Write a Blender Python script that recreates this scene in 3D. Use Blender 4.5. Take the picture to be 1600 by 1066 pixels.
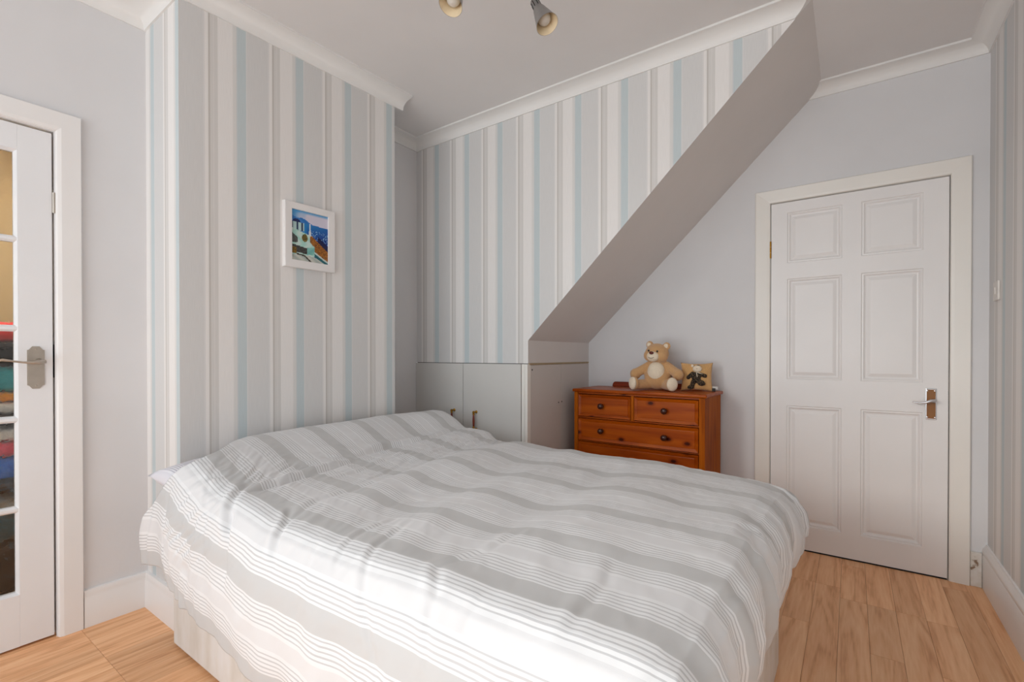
import bpy, bmesh, math, random
import numpy as np
from mathutils import Vector, Matrix

random.seed(7)
rng = np.random.default_rng(7)
for o in list(bpy.data.objects):
    bpy.data.objects.remove(o, do_unlink=True)
S = bpy.context.scene
COL = S.collection
PI = math.pi
R = math.radians

# ------------------------------------------------------------------ camera
CAM_H = 1.1095
cam_d = bpy.data.cameras.new('camera')
cam = bpy.data.objects.new('camera', cam_d)
COL.objects.link(cam)
cam_d.sensor_fit = 'HORIZONTAL'
cam_d.sensor_width = 36.0
cam_d.lens = 746.0 / 1600 * 36.0
cam_d.shift_y = (559.44 - 533.0) / 1600
cam_d.clip_start = 0.02
cam.location = (0, 0, CAM_H)
cam.rotation_euler = (R(90 - 0.365), 0, R(35.43))
S.camera = cam

# ------------------------------------------------------------------ world, light, exposure
S.view_settings.view_transform = 'Standard'
S.view_settings.look = 'None'
S.view_settings.gamma = 1.0
S.view_settings.use_curve_mapping = False
S.view_settings.exposure = 0.0
S.cycles.diffuse_bounces = 7
S.cycles.max_bounces = 14
S.cycles.transmission_bounces = 8
S.cycles.sample_clamp_indirect = 6.0
w = bpy.data.worlds.new('sky')
S.world = w
w.use_nodes = True
bg = w.node_tree.nodes['Background']
bg.inputs[0].default_value = (0.885, 0.965, 1.02, 1)
bg.inputs[1].default_value = 2.5


def area(name, loc, rot, sx, sy, power, col):
    l = bpy.data.lights.new(name, 'AREA')
    l.shape = 'RECTANGLE'
    l.size, l.size_y, l.energy, l.color = sx, sy, power, col
    o = bpy.data.objects.new(name, l)
    COL.objects.link(o)
    o.location, o.rotation_euler = loc, rot
    return o


# daylight: bright sky high outside the tall window behind the camera, falling steeply in
area('sky_light', (-1.1, -3.25, 3.6), (R(50), 0, 0), 3.2, 1.3, 10, (0.97, 0.99, 1.0))
# soft fill added outside the window to brighten the room's deep right side
area('deep_fill_light', (-7.8, -11.5, 5.0), (R(76), 0, R(-34)), 7, 3.2, 1080, (1.0, 0.972, 0.915))
area('low_fill_light', (-1.2, -6, -0.6), (R(105), 0, 0), 7, 1.5, 105, (1.0, 0.97, 0.92))  # low fill added outside, shining up into the room
portal = area('window_portal', (-1.0, -1.62, 1.31), (R(90), 0, 0), 2.9, 2.4, 1, (1, 1, 1))
portal.data.cycles.is_portal = True
# fill added in the hall to brighten what shows through the glazed door
area('hall_fill_light', (-2.74, 0.2, 2.3), (0, R(-8), 0), 0.12, 0.8, 17, (1.0, 0.92, 0.78))

# ------------------------------------------------------------------ helpers
WO = {}


def worg(o):
    return WO.get(o.name, Vector((0, 0, 0)))


def tag(o, label=None, cat=None, group=None, kind=None):
    if label: o['label'] = label
    if cat: o['category'] = cat
    if group: o['group'] = group
    if kind: o['kind'] = kind
    return o


def thing(name, loc, label, cat, rz=0.0, group=None, kind=None):
    o = bpy.data.objects.new(name, None)
    COL.objects.link(o)
    o.empty_display_size = 0.05
    o.location = loc
    o.rotation_euler = (0, 0, rz)
    WO[o.name] = Vector(loc)
    return tag(o, label, cat, group, kind)


def obj(name, bm, mat, parent=None, world=True, smooth=None, kind=None):
    me = bpy.data.meshes.new(name)
    if parent is not None and world:
        bmesh.ops.translate(bm, verts=bm.verts, vec=-worg(parent))
    bm.normal_update()
    bm.to_mesh(me)
    bm.free()
    return link(name, me, mat, parent, smooth, kind)


def link(name, me, mat, parent=None, smooth=None, kind=None):
    for m in (mat if isinstance(mat, (list, tuple)) else [mat]):
        me.materials.append(m)
    o = bpy.data.objects.new(name, me)
    COL.objects.link(o)
    if parent is not None:
        o.parent = parent
        WO[o.name] = worg(parent)
    if smooth is not None:
        me.polygons.foreach_set('use_smooth', [True] * len(me.polygons))
        if smooth < 180:
            try:
                me.set_sharp_from_angle(angle=R(smooth))
            except Exception:
                pass
    if kind: o['kind'] = kind
    return o


def box(bm, x0, x1, y0, y1, z0, z1, bev=0.0, seg=2):
    t = bmesh.new()
    v = [t.verts.new(p) for p in ((x0, y0, z0), (x1, y0, z0), (x1, y1, z0), (x0, y1, z0),
                                  (x0, y0, z1), (x1, y0, z1), (x1, y1, z1), (x0, y1, z1))]
    for f in ((3, 2, 1, 0), (4, 5, 6, 7), (0, 1, 5, 4), (1, 2, 6, 5), (2, 3, 7, 6), (3, 0, 4, 7)):
        t.faces.new([v[i] for i in f])
    if bev > 0:
        bmesh.ops.bevel(t, geom=list(t.edges), offset=bev, segments=seg, affect='EDGES', profile=0.6)
    merge(bm, t)
    return bm


def merge(bm, t, mat=None):
    if mat is not None:
        bmesh.ops.transform(t, matrix=mat, verts=t.verts)
    me = bpy.data.meshes.new('tmp')
    t.to_mesh(me)
    t.free()
    bm.from_mesh(me)
    bpy.data.meshes.remove(me)


def B(*a, **k):
    bm = bmesh.new()
    return box(bm, *a, **k)


def lathe(bm, prof, mat=None, n=24, cap=True):
    """profile of (radius, z) turned about z, then moved by mat"""
    t = bmesh.new()
    rings = []
    for r, z in prof:
        rings.append([t.verts.new((max(r, 1e-5) * math.cos(2 * PI * i / n), max(r, 1e-5) * math.sin(2 * PI * i / n), z)) for i in range(n)])
    for a, b in zip(rings, rings[1:]):
        for i in range(n):
            t.faces.new((a[i], a[(i + 1) % n], b[(i + 1) % n], b[i]))
    if cap:
        t.faces.new(list(reversed(rings[0])))
        t.faces.new(rings[-1])
    merge(bm, t, mat)
    return bm


def tube(bm, pts, rad, n=10, sq=(1.0, 1.0)):
    """tube along pts, radius number or list; sq squashes the section"""
    pts = [Vector(p) for p in pts]
    rads = rad if isinstance(rad, (list, tuple)) else [rad] * len(pts)
    t = bmesh.new()
    rings = []
    up0 = Vector((0, 0, 1))
    for i, p in enumerate(pts):
        d = (pts[min(i + 1, len(pts) - 1)] - pts[max(i - 1, 0)]).normalized()
        u = up0 if abs(d.z) < 0.9 else Vector((1, 0, 0))
        a = d.cross(u).normalized()
        b = a.cross(d).normalized()
        rings.append([t.verts.new(p + a * (rads[i] * sq[0] * math.cos(2 * PI * k / n)) + b * (rads[i] * sq[1] * math.sin(2 * PI * k / n))) for k in range(n)])
    for r0, r1 in zip(rings, rings[1:]):
        for k in range(n):
            t.faces.new((r0[k], r0[(k + 1) % n], r1[(k + 1) % n], r1[k]))
    t.faces.new(list(reversed(rings[0])))
    t.faces.new(rings[-1])
    bmesh.ops.recalc_face_normals(t, faces=t.faces)
    merge(bm, t)
    return bm


def ellipsoid(bm, c, r, rot=None, sub=3):
    t = bmesh.new()
    bmesh.ops.create_icosphere(t, subdivisions=sub, radius=1.0)
    m = Matrix.Translation(Vector(c)) @ (rot.to_4x4() if rot else Matrix.Identity(4)) @ Matrix.Diagonal((r[0], r[1], r[2], 1))
    merge(bm, t, m)
    return bm


def axis_mat(loc, d):
    """matrix whose local z points along d"""
    q = Vector(d).normalized().to_track_quat('Z', 'Y')
    return Matrix.Translation(Vector(loc)) @ q.to_matrix().to_4x4()


def poly_prism(bm, pts, axis_fn, d0, d1, bev=0.0):
    """prism of a 2D outline; axis_fn(u,v,d) -> xyz"""
    t = bmesh.new()
    a = [t.verts.new(axis_fn(u, v, d0)) for u, v in pts]
    b = [t.verts.new(axis_fn(u, v, d1)) for u, v in pts]
    n = len(pts)
    t.faces.new(a)
    t.faces.new(list(reversed(b)))
    for i in range(n):
        t.faces.new((a[i], b[i], b[(i + 1) % n], a[(i + 1) % n]))
    bmesh.ops.recalc_face_normals(t, faces=t.faces)
    if bev:
        bmesh.ops.bevel(t, geom=list(t.edges), offset=bev, segments=2, affect='EDGES')
    merge(bm, t)
    return bm


# ------------------------------------------------------------------ materials
def mat(name):
    m = bpy.data.materials.new(name)
    m.use_nodes = True
    nt = m.node_tree
    p = nt.nodes['Principled BSDF']
    return m, nt, p


def N(nt, typ, **k):
    n = nt.nodes.new(typ)
    for a, v in k.items():
        if a in n.inputs.keys() if hasattr(n.inputs, 'keys') else False:
            n.inputs[a].default_value = v
        else:
            setattr(n, a, v)
    return n


def L(nt, a, b):
    nt.links.new(a, b)


def bump(nt, p, height, strength=0.2, dist=0.002):
    b = nt.nodes.new('ShaderNodeBump')
    b.inputs['Strength'].default_value = strength
    b.inputs['Distance'].default_value = dist
    L(nt, height, b.inputs['Height'])
    L(nt, b.outputs[0], p.inputs['Normal'])
    return b


def ramp(nt, fac, stops, interp='LINEAR'):
    r = nt.nodes.new('ShaderNodeValToRGB')
    cr = r.color_ramp
    cr.interpolation = interp
    while len(cr.elements) < len(stops):
        cr.elements.new(0.5)
    for e, (p, c) in zip(cr.elements, sorted(stops, key=lambda s: s[0])):
        e.position = p
        e.color = (*c, 1)
    L(nt, fac, r.inputs[0])
    return r


def srgb(r, g, b):
    f = lambda c: (c / 255 / 12.92) if c / 255 <= 0.04045 else ((c / 255 + 0.055) / 1.055) ** 2.4
    return (f(r), f(g), f(b))


def paint(name, col, rough=0.55, grain=60.0, gs=0.06, spec=0.35):
    m, nt, p = mat(name)
    tc = nt.nodes.new('ShaderNodeTexCoord')
    n = N(nt, 'ShaderNodeTexNoise')
    n.inputs['Scale'].default_value = 3.0
    n.inputs['Detail'].default_value = 4
    L(nt, tc.outputs['Object'], n.inputs['Vector'])
    r = ramp(nt, n.outputs['Fac'], [(0.3, tuple(c * 0.975 for c in col)), (0.7, tuple(min(1, c * 1.02) for c in col))])
    L(nt, r.outputs[0], p.inputs['Base Color'])
    n2 = N(nt, 'ShaderNodeTexNoise')
    n2.inputs['Scale'].default_value = grain
    n2.inputs['Detail'].default_value = 3
    L(nt, tc.outputs['Object'], n2.inputs['Vector'])
    bump(nt, p, n2.outputs['Fac'], gs, 0.004)
    p.inputs['Roughness'].default_value = rough
    p.inputs['Specular IOR Level'].default_value = spec
    return m


def plain(name, col, rough=0.5, metal=0.0, spec=0.5):
    m, nt, p = mat(name)
    tc = nt.nodes.new('ShaderNodeTexCoord')
    n = N(nt, 'ShaderNodeTexNoise')
    n.inputs['Scale'].default_value = 25.0
    L(nt, tc.outputs['Object'], n.inputs['Vector'])
    r = ramp(nt, n.outputs['Fac'], [(0.3, tuple(c * 0.93 for c in col)), (0.7, tuple(min(1, c * 1.05) for c in col))])
    L(nt, r.outputs[0], p.inputs['Base Color'])
    p.inputs['Roughness'].default_value = rough
    p.inputs['Metallic'].default_value = metal
    p.inputs['Specular IOR Level'].default_value = spec
    return m


M_WALL = paint('grey_wall_paint', (0.70, 0.695, 0.705), 0.7, 90, 0.05)
M_CEIL = paint('ceiling_paint', (0.745, 0.73, 0.725), 0.8, 40, 0.05)
M_SLOPE = paint('shade_tinted_wall_paint', (0.70, 0.665, 0.645), 0.55, 8, 0.25)  # wall paint with the warm shade under the stairs put into its colour
M_COVE = paint('cove_paint', (0.80, 0.79, 0.775), 0.6, 120, 0.04)
M_TRIM = paint('white_gloss_trim', (0.82, 0.805, 0.795), 0.32, 35, 0.05, 0.5)
M_TRIMW = paint('cream_gloss_trim', (0.82, 0.79, 0.74), 0.32, 35, 0.05, 0.5)
M_DOORW = paint('white_door_paint', (0.82, 0.80, 0.79), 0.35, 45, 0.05, 0.5)
M_DOORG = paint('cool_white_door_paint', (0.80, 0.805, 0.82), 0.35, 45, 0.05, 0.5)
M_CUP = paint('cupboard_paint', (0.62, 0.605, 0.58), 0.45, 50, 0.06, 0.4)
M_CUPSIDE = paint('cupboard_side_paint', (0.62, 0.585, 0.555), 0.5, 50, 0.06, 0.4)
M_BATTEN = plain('raw_edge_batten', srgb(170, 150, 118), 0.7)
M_DARK = plain('dark_gap', (0.03, 0.026, 0.022), 0.8)
M_BRASS = plain('brass', srgb(170, 125, 50), 0.28, 1.0)
M_CHROME = plain('chrome', (0.62, 0.62, 0.63), 0.15, 1.0)
M_NICKEL = plain('satin_nickel', srgb(190, 182, 172), 0.34, 1.0)
M_REDWOOD = plain('red_wood', srgb(120, 42, 20), 0.3)
M_KNOB = plain('dark_knob', srgb(66, 32, 24), 0.22)
M_INLAY = plain('inlay', srgb(140, 88, 30), 0.35)
M_LAMP = plain('lamp_silver_grey', srgb(150, 147, 145), 0.35, 0.55)
M_LAMPIN = plain('lamp_cream_inner', srgb(226, 208, 176), 0.4)
M_BULB = plain('bulb_frost', srgb(205, 200, 192), 0.25)
M_FRAME = paint('picture_frame_white', (0.78, 0.76, 0.75), 0.4, 60, 0.04)
M_BLACK = plain('black_plastic', (0.012, 0.01, 0.01), 0.35)
M_WHITEP = plain('white_plastic', (0.68, 0.65, 0.61), 0.35)
M_HALL = paint('hall_tan_wall', srgb(196, 172, 132), 0.8)
M_SHEET = plain('white_cotton', (0.80, 0.79, 0.79), 0.85)


def wallpaper(name, period, offset, cool=1.0):
    """striped paper; UV.x is metres along the wall, fraction 0 is the fine dark line"""
    m, nt, p = mat(name)
    uv = nt.nodes.new('ShaderNodeTexCoord')
    sx = nt.nodes.new('ShaderNodeSeparateXYZ')
    L(nt, uv.outputs['UV'], sx.inputs[0])
    a = N(nt, 'ShaderNodeMath', operation='SUBTRACT')
    L(nt, sx.outputs[0], a.inputs[0])
    a.inputs[1].default_value = offset
    d = N(nt, 'ShaderNodeMath', operation='DIVIDE')
    L(nt, a.outputs[0], d.inputs[0])
    d.inputs[1].default_value = period
    f = N(nt, 'ShaderNodeMath', operation='FLOORED_MODULO')
    L(nt, d.outputs[0], f.inputs[0])
    f.inputs[1].default_value = 1.0
    grey = (0.60, 0.595, 0.59)
    white = (0.725, 0.705, 0.69)
    blue = (0.49, 0.55, 0.567)
    taupe = (0.60, 0.583, 0.565)
    greige = (0.635, 0.625, 0.61)
    line = (0.50, 0.475, 0.45)
    r = ramp(nt, f.outputs[0], [
        (0.0, line), (0.016, taupe), (0.055, (0.63, 0.61, 0.595)), (0.075, taupe), (0.127, white), (0.346, (0.68, 0.66, 0.645)), (0.356, greige),
        (0.405, (0.56, 0.575, 0.585)), (0.42, blue), (0.555, (0.64, 0.635, 0.63)), (0.572, grey), (0.915, (0.64, 0.63, 0.625)),
        (0.94, white), (0.992, line)], 'CONSTANT')
    hs = nt.nodes.new('ShaderNodeMixRGB')
    hs.blend_type = 'MULTIPLY'
    hs.inputs[0].default_value = 1.0
    hs.inputs[2].default_value = (1, 1, 1, 1)
    L(nt, r.outputs[0], hs.inputs[1])
    # faint vertical strie woven in the paper
    mp = nt.nodes.new('ShaderNodeMapping')
    mp.inputs['Scale'].default_value = (900, 14, 1)
    L(nt, uv.outputs['UV'], mp.inputs[0])
    n = N(nt, 'ShaderNodeTexNoise')
    n.inputs['Scale'].default_value = 1.0
    n.inputs['Detail'].default_value = 2
    L(nt, mp.outputs[0], n.inputs['Vector'])
    rr = ramp(nt, n.outputs['Fac'], [(0.25, (1.03,) * 3), (0.75, (1.12,) * 3)])
    L(nt, rr.outputs[0], hs.inputs[2])
    L(nt, hs.outputs[0], p.inputs['Base Color'])
    p.inputs['Roughness'].default_value = 0.6
    p.inputs['Specular IOR Level'].default_value = 0.3
    bump(nt, p, n.outputs['Fac'], 0.12, 0.001)
    return m


def wood(name, c_lo, c_mid, c_hi, along='Y', scale=1.0, knots=0.0, rough=0.35, vary=0.12, spec=0.5, ring=9.0, st_=0.12, fine=0.45, lines=16.0, kr=1.0):
    """grain runs along the given object axis; object random shifts it and its tone"""
    m, nt, p = mat(name)
    tc = nt.nodes.new('ShaderNodeTexCoord')
    oi = nt.nodes.new('ShaderNodeObjectInfo')
    mul = N(nt, 'ShaderNodeMath', operation='MULTIPLY')
    L(nt, oi.outputs['Random'], mul.inputs[0])
    mul.inputs[1].default_value = 37.0
    cmb = nt.nodes.new('ShaderNodeCombineXYZ')
    for i in range(3):
        L(nt, mul.outputs[0], cmb.inputs[i])
    add = N(nt, 'ShaderNodeVectorMath', operation='ADD')
    L(nt, tc.outputs['Object'], add.inputs[0])
    L(nt, cmb.outputs[0], add.inputs[1])
    mp = nt.nodes.new('ShaderNodeMapping')
    st = {'X': (st_, 1, 1), 'Y': (1, st_, 1), 'Z': (1, 1, st_)}[along]
    mp.inputs['Scale'].default_value = tuple(s * scale for s in st)
    L(nt, add.outputs[0], mp.inputs[0])
    n1 = N(nt, 'ShaderNodeTexNoise')
    n1.inputs['Scale'].default_value = ring
    n1.inputs['Detail'].default_value = 3
    n1.inputs['Distortion'].default_value = 0.8
    L(nt, mp.outputs[0], n1.inputs['Vector'])
    # contour lines of the noise give cathedral grain
    m2 = N(nt, 'ShaderNodeMath', operation='MULTIPLY')
    L(nt, n1.outputs['Fac'], m2.inputs[0])
    m2.inputs[1].default_value = lines
    fr = N(nt, 'ShaderNodeMath', operation='PINGPONG')
    L(nt, m2.outputs[0], fr.inputs[0])
    fr.inputs[1].default_value = 1.0
    n3 = N(nt, 'ShaderNodeTexNoise')
    n3.inputs['Scale'].default_value = ring * 14
    n3.inputs['Detail'].default_value = 4
    L(nt, mp.outputs[0], n3.inputs['Vector'])
    mx = nt.nodes.new('ShaderNodeMixRGB')
    mx.inputs[0].default_value = fine
    L(nt, fr.outputs[0], mx.inputs[1])
    L(nt, n3.outputs['Fac'], mx.inputs[2])
    r = ramp(nt, mx.outputs[0], [(0.12, c_lo), (0.45, c_mid), (0.85, c_hi)])
    col = r.outputs[0]
    n4 = N(nt, 'ShaderNodeTexNoise')
    n4.inputs['Scale'].default_value = 2.2
    L(nt, mp.outputs[0], n4.inputs['Vector'])
    r4 = ramp(nt, n4.outputs['Fac'], [(0.3, (0.86, 0.83, 0.8)), (0.7, (1.1, 1.1, 1.1))])
    mm = nt.nodes.new('ShaderNodeMixRGB')
    mm.blend_type = 'MULTIPLY'
    mm.inputs[0].default_value = 0.8
    L(nt, col, mm.inputs[1])
    L(nt, r4.outputs[0], mm.inputs[2])
    col = mm.outputs[0]
    if knots:
        mk = nt.nodes.new('ShaderNodeMapping')
        sk = {'X': (0.6, 1, 1), 'Y': (1, 0.6, 1), 'Z': (1, 1, 0.6)}[along]
        mk.inputs['Scale'].default_value = tuple(s * knots for s in sk)
        L(nt, add.outputs[0], mk.inputs[0])
        sk_ = nt.nodes.new('ShaderNodeSeparateXYZ')
        L(nt, mk.outputs[0], sk_.inputs[0])
        ck_ = nt.nodes.new('ShaderNodeCombineXYZ')
        L(nt, sk_.outputs[0], ck_.inputs[0])
        L(nt, sk_.outputs[2], ck_.inputs[1])
        v = N(nt, 'ShaderNodeTexVoronoi')
        v.voronoi_dimensions = '2D'
        v.inputs['Scale'].default_value = 1.0
        L(nt, ck_.outputs[0], v.inputs['Vector'])
        rk = ramp(nt, v.outputs['Distance'], [(0.0, (0.10, 0.06, 0.05)), (0.075 * kr, (0.2, 0.12, 0.1)), (0.10 * kr, (0.6, 0.48, 0.4)), (0.2 * kr, (1, 1, 1))])
        mk2 = nt.nodes.new('ShaderNodeMixRGB')
        mk2.blend_type = 'MULTIPLY'
        mk2.inputs[0].default_value = 1.0
        L(nt, col, mk2.inputs[1])
        L(nt, rk.outputs[0], mk2.inputs[2])
        col = mk2.outputs[0]
    # tone per piece
    mr = N(nt, 'ShaderNodeMapRange')
    mr.inputs['To Min'].default_value = 1.0 - vary
    mr.inputs['To Max'].default_value = 1.0 + vary
    L(nt, oi.outputs['Random'], mr.inputs['Value'])
    hv = nt.nodes.new('ShaderNodeHueSaturation')
    L(nt, mr.outputs[0], hv.inputs['Value'])
    L(nt, col, hv.inputs['Color'])
    L(nt, hv.outputs[0], p.inputs['Base Color'])
    p.inputs['Roughness'].default_value = rough
    p.inputs['Specular IOR Level'].default_value = spec
    bump(nt, p, mx.outputs[0], 0.08, 0.001)
    return m


M_PLANK = wood('oak_laminate', srgb(200, 138, 92), srgb(234, 179, 132), srgb(246, 200, 156), 'Y', 1.0, 0.0, 0.40, 0.09, 0.32, 9.0, 0.07, 0.62, 12.0)
M_PINE = wood('orange_pine_across', srgb(138, 54, 2), srgb(164, 72, 4), srgb(184, 90, 8), 'X', 1.0, 7.0, 0.33, 0.06, 0.2, 6.0, 0.10, 0.5, 9.0, 0.75)
M_PINEZ = wood('orange_pine_upright', srgb(132, 62, 6), srgb(170, 84, 8), srgb(186, 100, 14), 'Z', 1.0, 0.0, 0.5, 0.05, 0.08, 7.0, 0.08, 0.5, 10.0, 1.2)
M_PINEDARK = wood('orange_pine_edge', srgb(110, 36, 8), srgb(138, 50, 10), srgb(156, 64, 14), 'X', 1.0, 0.0, 0.3, 0.04, 0.3, 7.0)


def fabric_noise(nt, p, tc, scale=900, s=0.25):
    n = N(nt, 'ShaderNodeTexNoise')
    n.inputs['Scale'].default_value = scale
    L(nt, tc, n.inputs['Vector'])
    bump(nt, p, n.outputs['Fac'], s, 0.0006)


def duvet_mat(name, period, offset, white, light, dark, line):
    """UV.y is metres across the cloth; fraction 0 is the middle of a dark band"""
    m, nt, p = mat(name)
    tc = nt.nodes.new('ShaderNodeTexCoord')
    sx = nt.nodes.new('ShaderNodeSeparateXYZ')
    L(nt, tc.outputs['UV'], sx.inputs[0])
    a = N(nt, 'ShaderNodeMath', operation='SUBTRACT')
    L(nt, sx.outputs[1], a.inputs[0])
    a.inputs[1].default_value = offset - period / 2
    d = N(nt, 'ShaderNodeMath', operation='DIVIDE')
    L(nt, a.outputs[0], d.inputs[0])
    d.inputs[1].default_value = period
    f = N(nt, 'ShaderNodeMath', operation='FLOORED_MODULO')
    L(nt, d.outputs[0], f.inputs[0])
    f.inputs[1].default_value = 1.0
    # symmetric: distance from the dark band's middle, 0..0.5
    s = N(nt, 'ShaderNodeMath', operation='SUBTRACT')
    L(nt, f.outputs[0], s.inputs[0])
    s.inputs[1].default_value = 0.5
    ab = N(nt, 'ShaderNodeMath', operation='ABSOLUTE')
    L(nt, s.outputs[0], ab.inputs[0])
    st = [(0.0, dark), (0.122, white)]
    x = 0.145
    for k in range(5):
        st += [(x, line), (x + 0.017, white)]
        x += 0.049
    st += [(0.405, light)]
    r = ramp(nt, ab.outputs[0], [(q, c) for q, c in st], 'CONSTANT')
    L(nt, r.outputs[0], p.inputs['Base Color'])
    p.inputs['Roughness'].default_value = 0.9
    p.inputs['Specular IOR Level'].default_value = 0.15
    p.inputs['Sheen Weight'].default_value = 0.15
    fabric_noise(nt, p, tc.outputs['UV'], 700, 0.25)
    return m


M_DUVET = duvet_mat('striped_cotton', 0.24, 1.27, (0.765, 0.77, 0.78), (0.70, 0.70, 0.71), (0.55, 0.55, 0.55), (0.55, 0.55, 0.56))
M_PILLOW = duvet_mat('striped_pillow_cotton', 0.20, 0.10, (0.80, 0.79, 0.83), (0.70, 0.69, 0.74), (0.64, 0.63, 0.68), (0.50, 0.49, 0.55))


def plush(name, col, scale=260, s=0.9, d=0.004):
    m, nt, p = mat(name)
    tc = nt.nodes.new('ShaderNodeTexCoord')
    n = N(nt, 'ShaderNodeTexNoise')
    n.inputs['Scale'].default_value = scale
    n.inputs['Detail'].default_value = 5
    n.inputs['Roughness'].default_value = 0.7
    L(nt, tc.outputs['Object'], n.inputs['Vector'])
    r = ramp(nt, n.outputs['Fac'], [(0.3, tuple(c * 0.78 for c in col)), (0.68, tuple(min(1, c * 1.12) for c in col))])
    L(nt, r.outputs[0], p.inputs['Base Color'])
    p.inputs['Roughness'].default_value = 0.95
    p.inputs['Specular IOR Level'].default_value = 0.1
    p.inputs['Sheen Weight'].default_value = 0.35
    bump(nt, p, n.outputs['Fac'], s, d)
    return m


M_BEAR = plush('tan_plush', srgb(214, 168, 118))
M_BEARTUM = plush('cream_plush', srgb(238, 222, 198), 300, 0.5)
M_CUSH = plush('honey_plush', srgb(218, 170, 112), 220)

# divan fabric: damask-like cream cloth
def divan_mat():
    m, nt, p = mat('divan_cloth')
    tc = nt.nodes.new('ShaderNodeTexCoord')
    mp = nt.nodes.new('ShaderNodeMapping')
    mp.inputs['Scale'].default_value = (9, 9, 3)
    L(nt, tc.outputs['Object'], mp.inputs[0])
    n = N(nt, 'ShaderNodeTexNoise')
    n.inputs['Scale'].default_value = 1.5
    n.inputs['Detail'].default_value = 5
    L(nt, mp.outputs[0], n.inputs['Vector'])
    r = ramp(nt, n.outputs['Fac'], [(0.35, (0.66, 0.62, 0.565)), (0.5, (0.72, 0.69, 0.65)), (0.68, (0.76, 0.745, 0.73))])
    L(nt, r.outputs[0], p.inputs['Base Color'])
    p.inputs['Roughness'].default_value = 0.85
    fabric_noise(nt, p, tc.outputs['Object'], 500, 0.3)
    return m


M_DIVAN = divan_mat()


def glass_mat():
    m, nt, p = mat('rippled_glass')
    tc = nt.nodes.new('ShaderNodeTexCoord')
    n = N(nt, 'ShaderNodeTexNoise')
    n.inputs['Scale'].default_value = 28
    n.inputs['Detail'].default_value = 2
    L(nt, tc.outputs['Object'], n.inputs['Vector'])
    bump(nt, p, n.outputs['Fac'], 0.55, 0.006)
    p.inputs['Base Color'].default_value = (0.97, 0.97, 0.95, 1)
    p.inputs['Roughness'].default_value = 0.02
    p.inputs['Transmission Weight'].default_value = 1.0
    p.inputs['IOR'].default_value = 1.45
    return m


M_GLASS = glass_mat()

# ------------------------------------------------------------------ room measures (metres)
XR = 0.53          # right wall
YB = 3.155         # back wall with the panelled door
XREC = -1.56       # side of the recess under the stairs
YS = 2.357         # striped far wall
XA = -2.50         # alcove right of the chimney breast
XL = -2.546        # left wall with the glazed door
YC0, YC1 = 0.787, 1.855
XC0, XC1 = -2.194, -2.150
YF = -1.55         # wall behind the camera
ZC = 2.597         # ceiling
ZCV = 2.536        # lower edge of the coving
CUPZ = 1.062       # top of the cupboards


def wall(name, p0, p1, pieces, m, u0=0.0, thick=0.0):
    """upright wall from p0 to p1 (xy); pieces are (t0,t1,z0,z1) in metres along it; UV.x = u0 + t"""
    me = bpy.data.meshes.new(name)
    d = Vector((p1[0] - p0[0], p1[1] - p0[1], 0))
    ln = d.length
    d.normalize()
    vs, fs, uvs = [], [], []
    for q in pieces:
        if len(q) == 4:
            t0, t1, z0, z1 = q
            c = [(t0, z0), (t1, z0), (t1, z1), (t0, z1)]
        else:
            c = q[0]
        i = len(vs)
        for t, z in c:
            vs.append((p0[0] + d.x * t, p0[1] + d.y * t, z))
            uvs.append((u0 + t, z))
        fs.append(list(range(i, i + len(c))))
    me.from_pydata(vs, [], fs)
    ul = me.uv_layers.new(name='UVMap')
    for lp in me.loops:
        ul.data[lp.index].uv = uvs[lp.vertex_index]
    o = link(name, me, m, None, None, 'structure')
    return o


ZW = ZC + 0.02
M_PAPER_FAR = wallpaper('striped_paper_far', 0.2685, -0.824)
M_PAPER_CH = wallpaper('striped_paper_chimney', 0.2645, 1.160)
M_PAPER_CS = wallpaper('striped_paper_return', 0.2645, -2.335)
M_PAPER_R = wallpaper('striped_paper_right', 0.296, -3.03)

# left wall with the glazed door's opening: y -0.30 .. 0.482
DLY0, DLY1, DLZ = -0.294, 0.486, 1.982
wall('wall_left', (XL, YF), (XL, YC0), [(0, DLY0 - YF, 0, ZW), (DLY0 - YF, DLY1 - YF, DLZ, ZW), (DLY1 - YF, YC0 - YF, 0, ZW)], M_WALL)
wall('wall_return', (XL, YC0), (XC0, YC0), [(0, XC0 - XL, 0, ZW)], M_PAPER_CS, XL)
wall('wall_chimney', (XC0, YC0), (XC1, YC1), [(0, math.hypot(XC1 - XC0, YC1 - YC0), 0, ZW)], M_PAPER_CH, YC0)
wall('wall_chimney_side', (XC1, YC1), (XA, YC1), [(0, XC1 - XA, 0, ZW)], M_WALL)
wall('wall_alcove', (XA, YC1), (XA, YS), [(0, YS - YC1, 0, ZW)], M_WALL)
XT = -0.139        # where the stair slope meets the ceiling
ZSL = 1.195        # foot of the slope
wall('wall_far', (XA, YS), (XT, YS), [[[(0, CUPZ - 0.004), (XREC - XA, CUPZ - 0.004), (XREC - XA, ZSL), (XT - XA, ZC), (XT - XA, ZW), (0, ZW)]]], M_PAPER_FAR, XA)
wall('wall_recess', (XREC, YS), (XREC, YB), [(0, YB - YS, CUPZ - 0.004, ZSL)], M_SLOPE)
DBX0, DBX1, DBZ = -0.3865, 0.3890, 1.989
wall('wall_back', (XREC, YB), (XR, YB), [(0, DBX0 - XREC, 0, ZW), (DBX0 - XREC, DBX1 - XREC, DBZ, ZW), (DBX1 - XREC, XR - XREC, 0, ZW)], M_WALL)
wall('wall_right', (XR, YB), (XR, YF), [(0, YB - YF, 0, ZW)], M_PAPER_R, -YB)
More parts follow.
